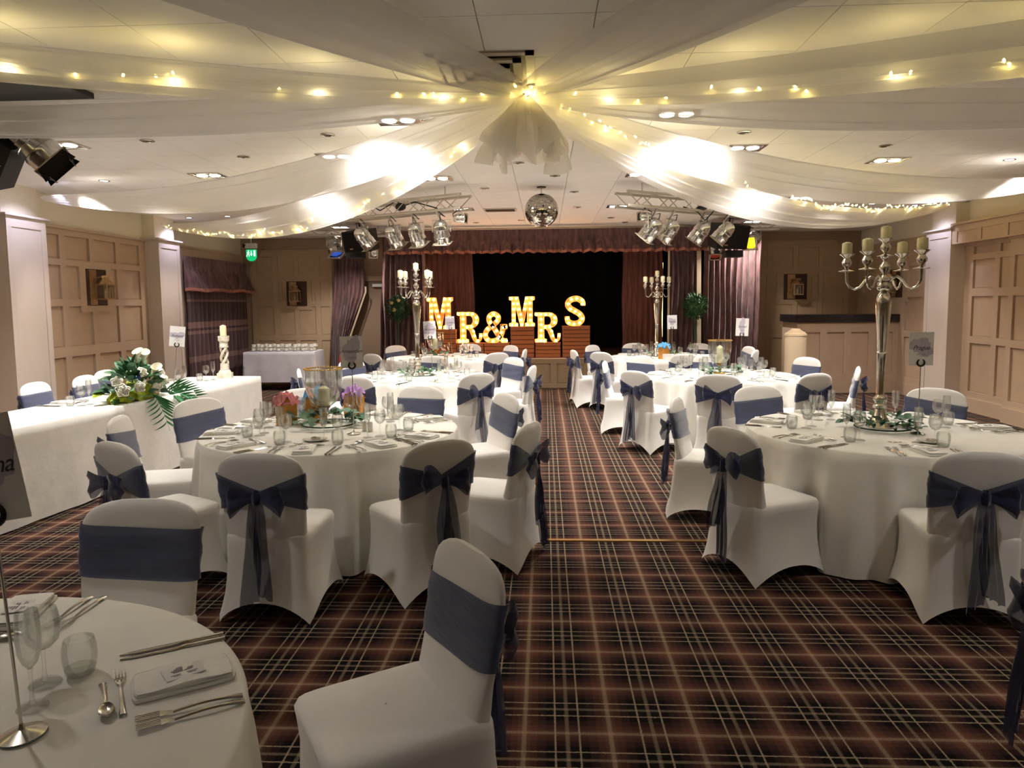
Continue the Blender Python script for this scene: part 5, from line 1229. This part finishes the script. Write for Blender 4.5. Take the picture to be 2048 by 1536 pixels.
t = thing('ceiling_vent', 'long slotted air grille in the ceiling before the stage', 'vent', (-.67, 10.98, CZ)); obj('frame', B((0, 0, -.006), (.5, .3, .012)), 'vent', t, smooth=False)
for k in range(4): obj('slat', B((0, -.1+.066*k, -.016), (.44, .02, .01)), 'ventdark', t, smooth=False)
t = thing('ceiling_vent', 'dark hexagonal loft hatch grille in the ceiling on the bar side', 'vent', (2.963, 9.609, CZ)); obj('grille', G().prism([(.26*math.cos(rad(60*k+10)), .2*math.sin(rad(60*k+10))) for k in range(6)], -.012, 0), 'ventdark', t, smooth=False)
# ================================================================== exit sign, wall lanterns, strip light
t = thing('exit_sign', 'green running-man exit sign under a white emergency light', 'exit sign', (-5.55, 13.44, 2.60))
obj('light_unit', B((0, 0, .17), (.2, .1, .09)), 'plastic', t, smooth=False); obj('indicator', G().ell((-.09, -.052, .18), (.012, .008, .012), 8, 6), 'red', t)
obj('sensor', B((-.12, -.01, .17), (.06, .06, .06)), 'black', t, smooth=False)
obj('panel', G().prism([(-.1, 0.10), (-.1, -.03)]+[(.1*math.cos(rad(a)), -.03+.09*math.sin(rad(a))) for a in range(190, 351, 16)]+[(.1, -.03), (.1, .10)], -.006, .006), 'green', t, smooth=False, rot=(PI/2, 0, 0))
g = G(); g.box((.062, -.008, .03), (.03, .004, .11)); g.box((0, -.008, .045), (.01, .004, .06)); g.prism([(-.022, .02), (.022, .02), (0, -.02)], .006, .010, Matrix.Rotation(PI/2, 4, 'X')); g.ell((-.052, -.008, .075), (.011, .003, .011), 10, 6)
g.tube([(-.056, -.008, .06), (-.062, -.008, .02)], .009, 6); g.tube([(-.062, -.008, .02), (-.085, -.008, -.005), (-.09, -.008, -.03)], .006, 6); g.tube([(-.062, -.008, .02), (-.04, -.008, .0), (-.045, -.008, -.03)], .006, 6); g.tube([(-.08, -.008, .035), (-.06, -.008, .055), (-.035, -.008, .035)], .005, 6)
obj('pictogram', g, 'whitesign', t)
obj('bracket', G().tube([(0, 0, .21), (0, 0, .46)], .008, 8), 'plastic', t)
def sconce(loc, rz, label, w=.45, h=.5):
    t = thing('wall_lantern', label, 'lantern', loc, rz, 'brass wall lanterns')      # local -y points into the room
    obj('back_plate', B((0, -.006, 0), (w, .012, h)), 'darkwood', t, smooth=False); obj('mirror_strip', B((-.08, -.014, 0), (.15, .004, h*.96)), 'bronze', t, smooth=False)
    la = obj('lantern_frame', G(), 'bronze', t) if False else None
    y = -.13; g = G()
    for sx in (-1, 1):
        for sy in (-1, 1): g.box((sx*.085, y+sy*.075, -.06), (.014, .014, .2))
    for z in (-.16, .04): 
        for sy in (-1, 1): g.box((0, y+sy*.075, z), (.184, .016, .018)); g.box((sy*.085, y, z), (.016, .16, .018))
    obj('frame', g, 'bronze', t, smooth=False)
    obj('roof', G().lathe([(.125, .045), (.12, .055), (.06, .11), (.055, .12), (.07, .135), (.07, .155), (.03, .165), (.0, .165)], 4, (0, y, 0)), 'bronze', t, smooth=False, ang=20)
    for sx, sy, dx, dy in ((0, -1, .16, .003), (1, 0, .003, .14), (-1, 0, .003, .14)): obj('pane', B((sx*.085, y+sy*.075, -.06), (dx, dy, .18)), 'vaseglass', t, smooth=False)
    obj('arched_tracery', G().tube([(.03*math.cos(a)-.0, y-.08, -.05+.05*math.sin(a)) for a in [PI*i/8 for i in range(9)]], .005, 6).tube([(-.03, y-.08, -.05), (-.03, y-.08, -.15)], .005, 6).tube([(.03, y-.08, -.05), (.03, y-.08, -.15)], .005, 6), 'bronze', t)
    obj('candle_tube', G().lathe([(.015, -.15), (.015, -.05), (.006, -.04), (.004, -.02), (.0, -.01)], 10, (0, y, 0)), 'candle', t)
    obj('arm', G().tube([(0, 0, .13), (0, y, .15)], .012, 8), 'bronze', t)
sconce((XL+.032, 9.70, 1.915), rad(90), 'brass wall lantern on the panelling between the two pillars')
sconce((XR-.032, 13.03, 1.93), rad(-90), 'brass wall lantern on the side panelling behind the bar')
sconce((-5.10, Y1-.028, 1.88), 0, 'brass wall lantern above the coffee table', .42)
sconce((4.98, Y1-.028, 1.92), 0, 'brass wall lantern above the bar counter', .45)
t = thing('strip_light', 'vertical yellow-lit strip light in the stage wing by the inner curtain', 'strip light', (2.36, 14.7, 0)); obj('tube', B((0, 0, 1.68), (.05, .04, 1.5)), 'striplight', t, smooth=False); obj('fitting', B((0, .05, 1.5), (.07, .06, 1.95)), 'darkmetal', t, smooth=False)
# unseen fill lamps at the entrance end are added with the square fixtures
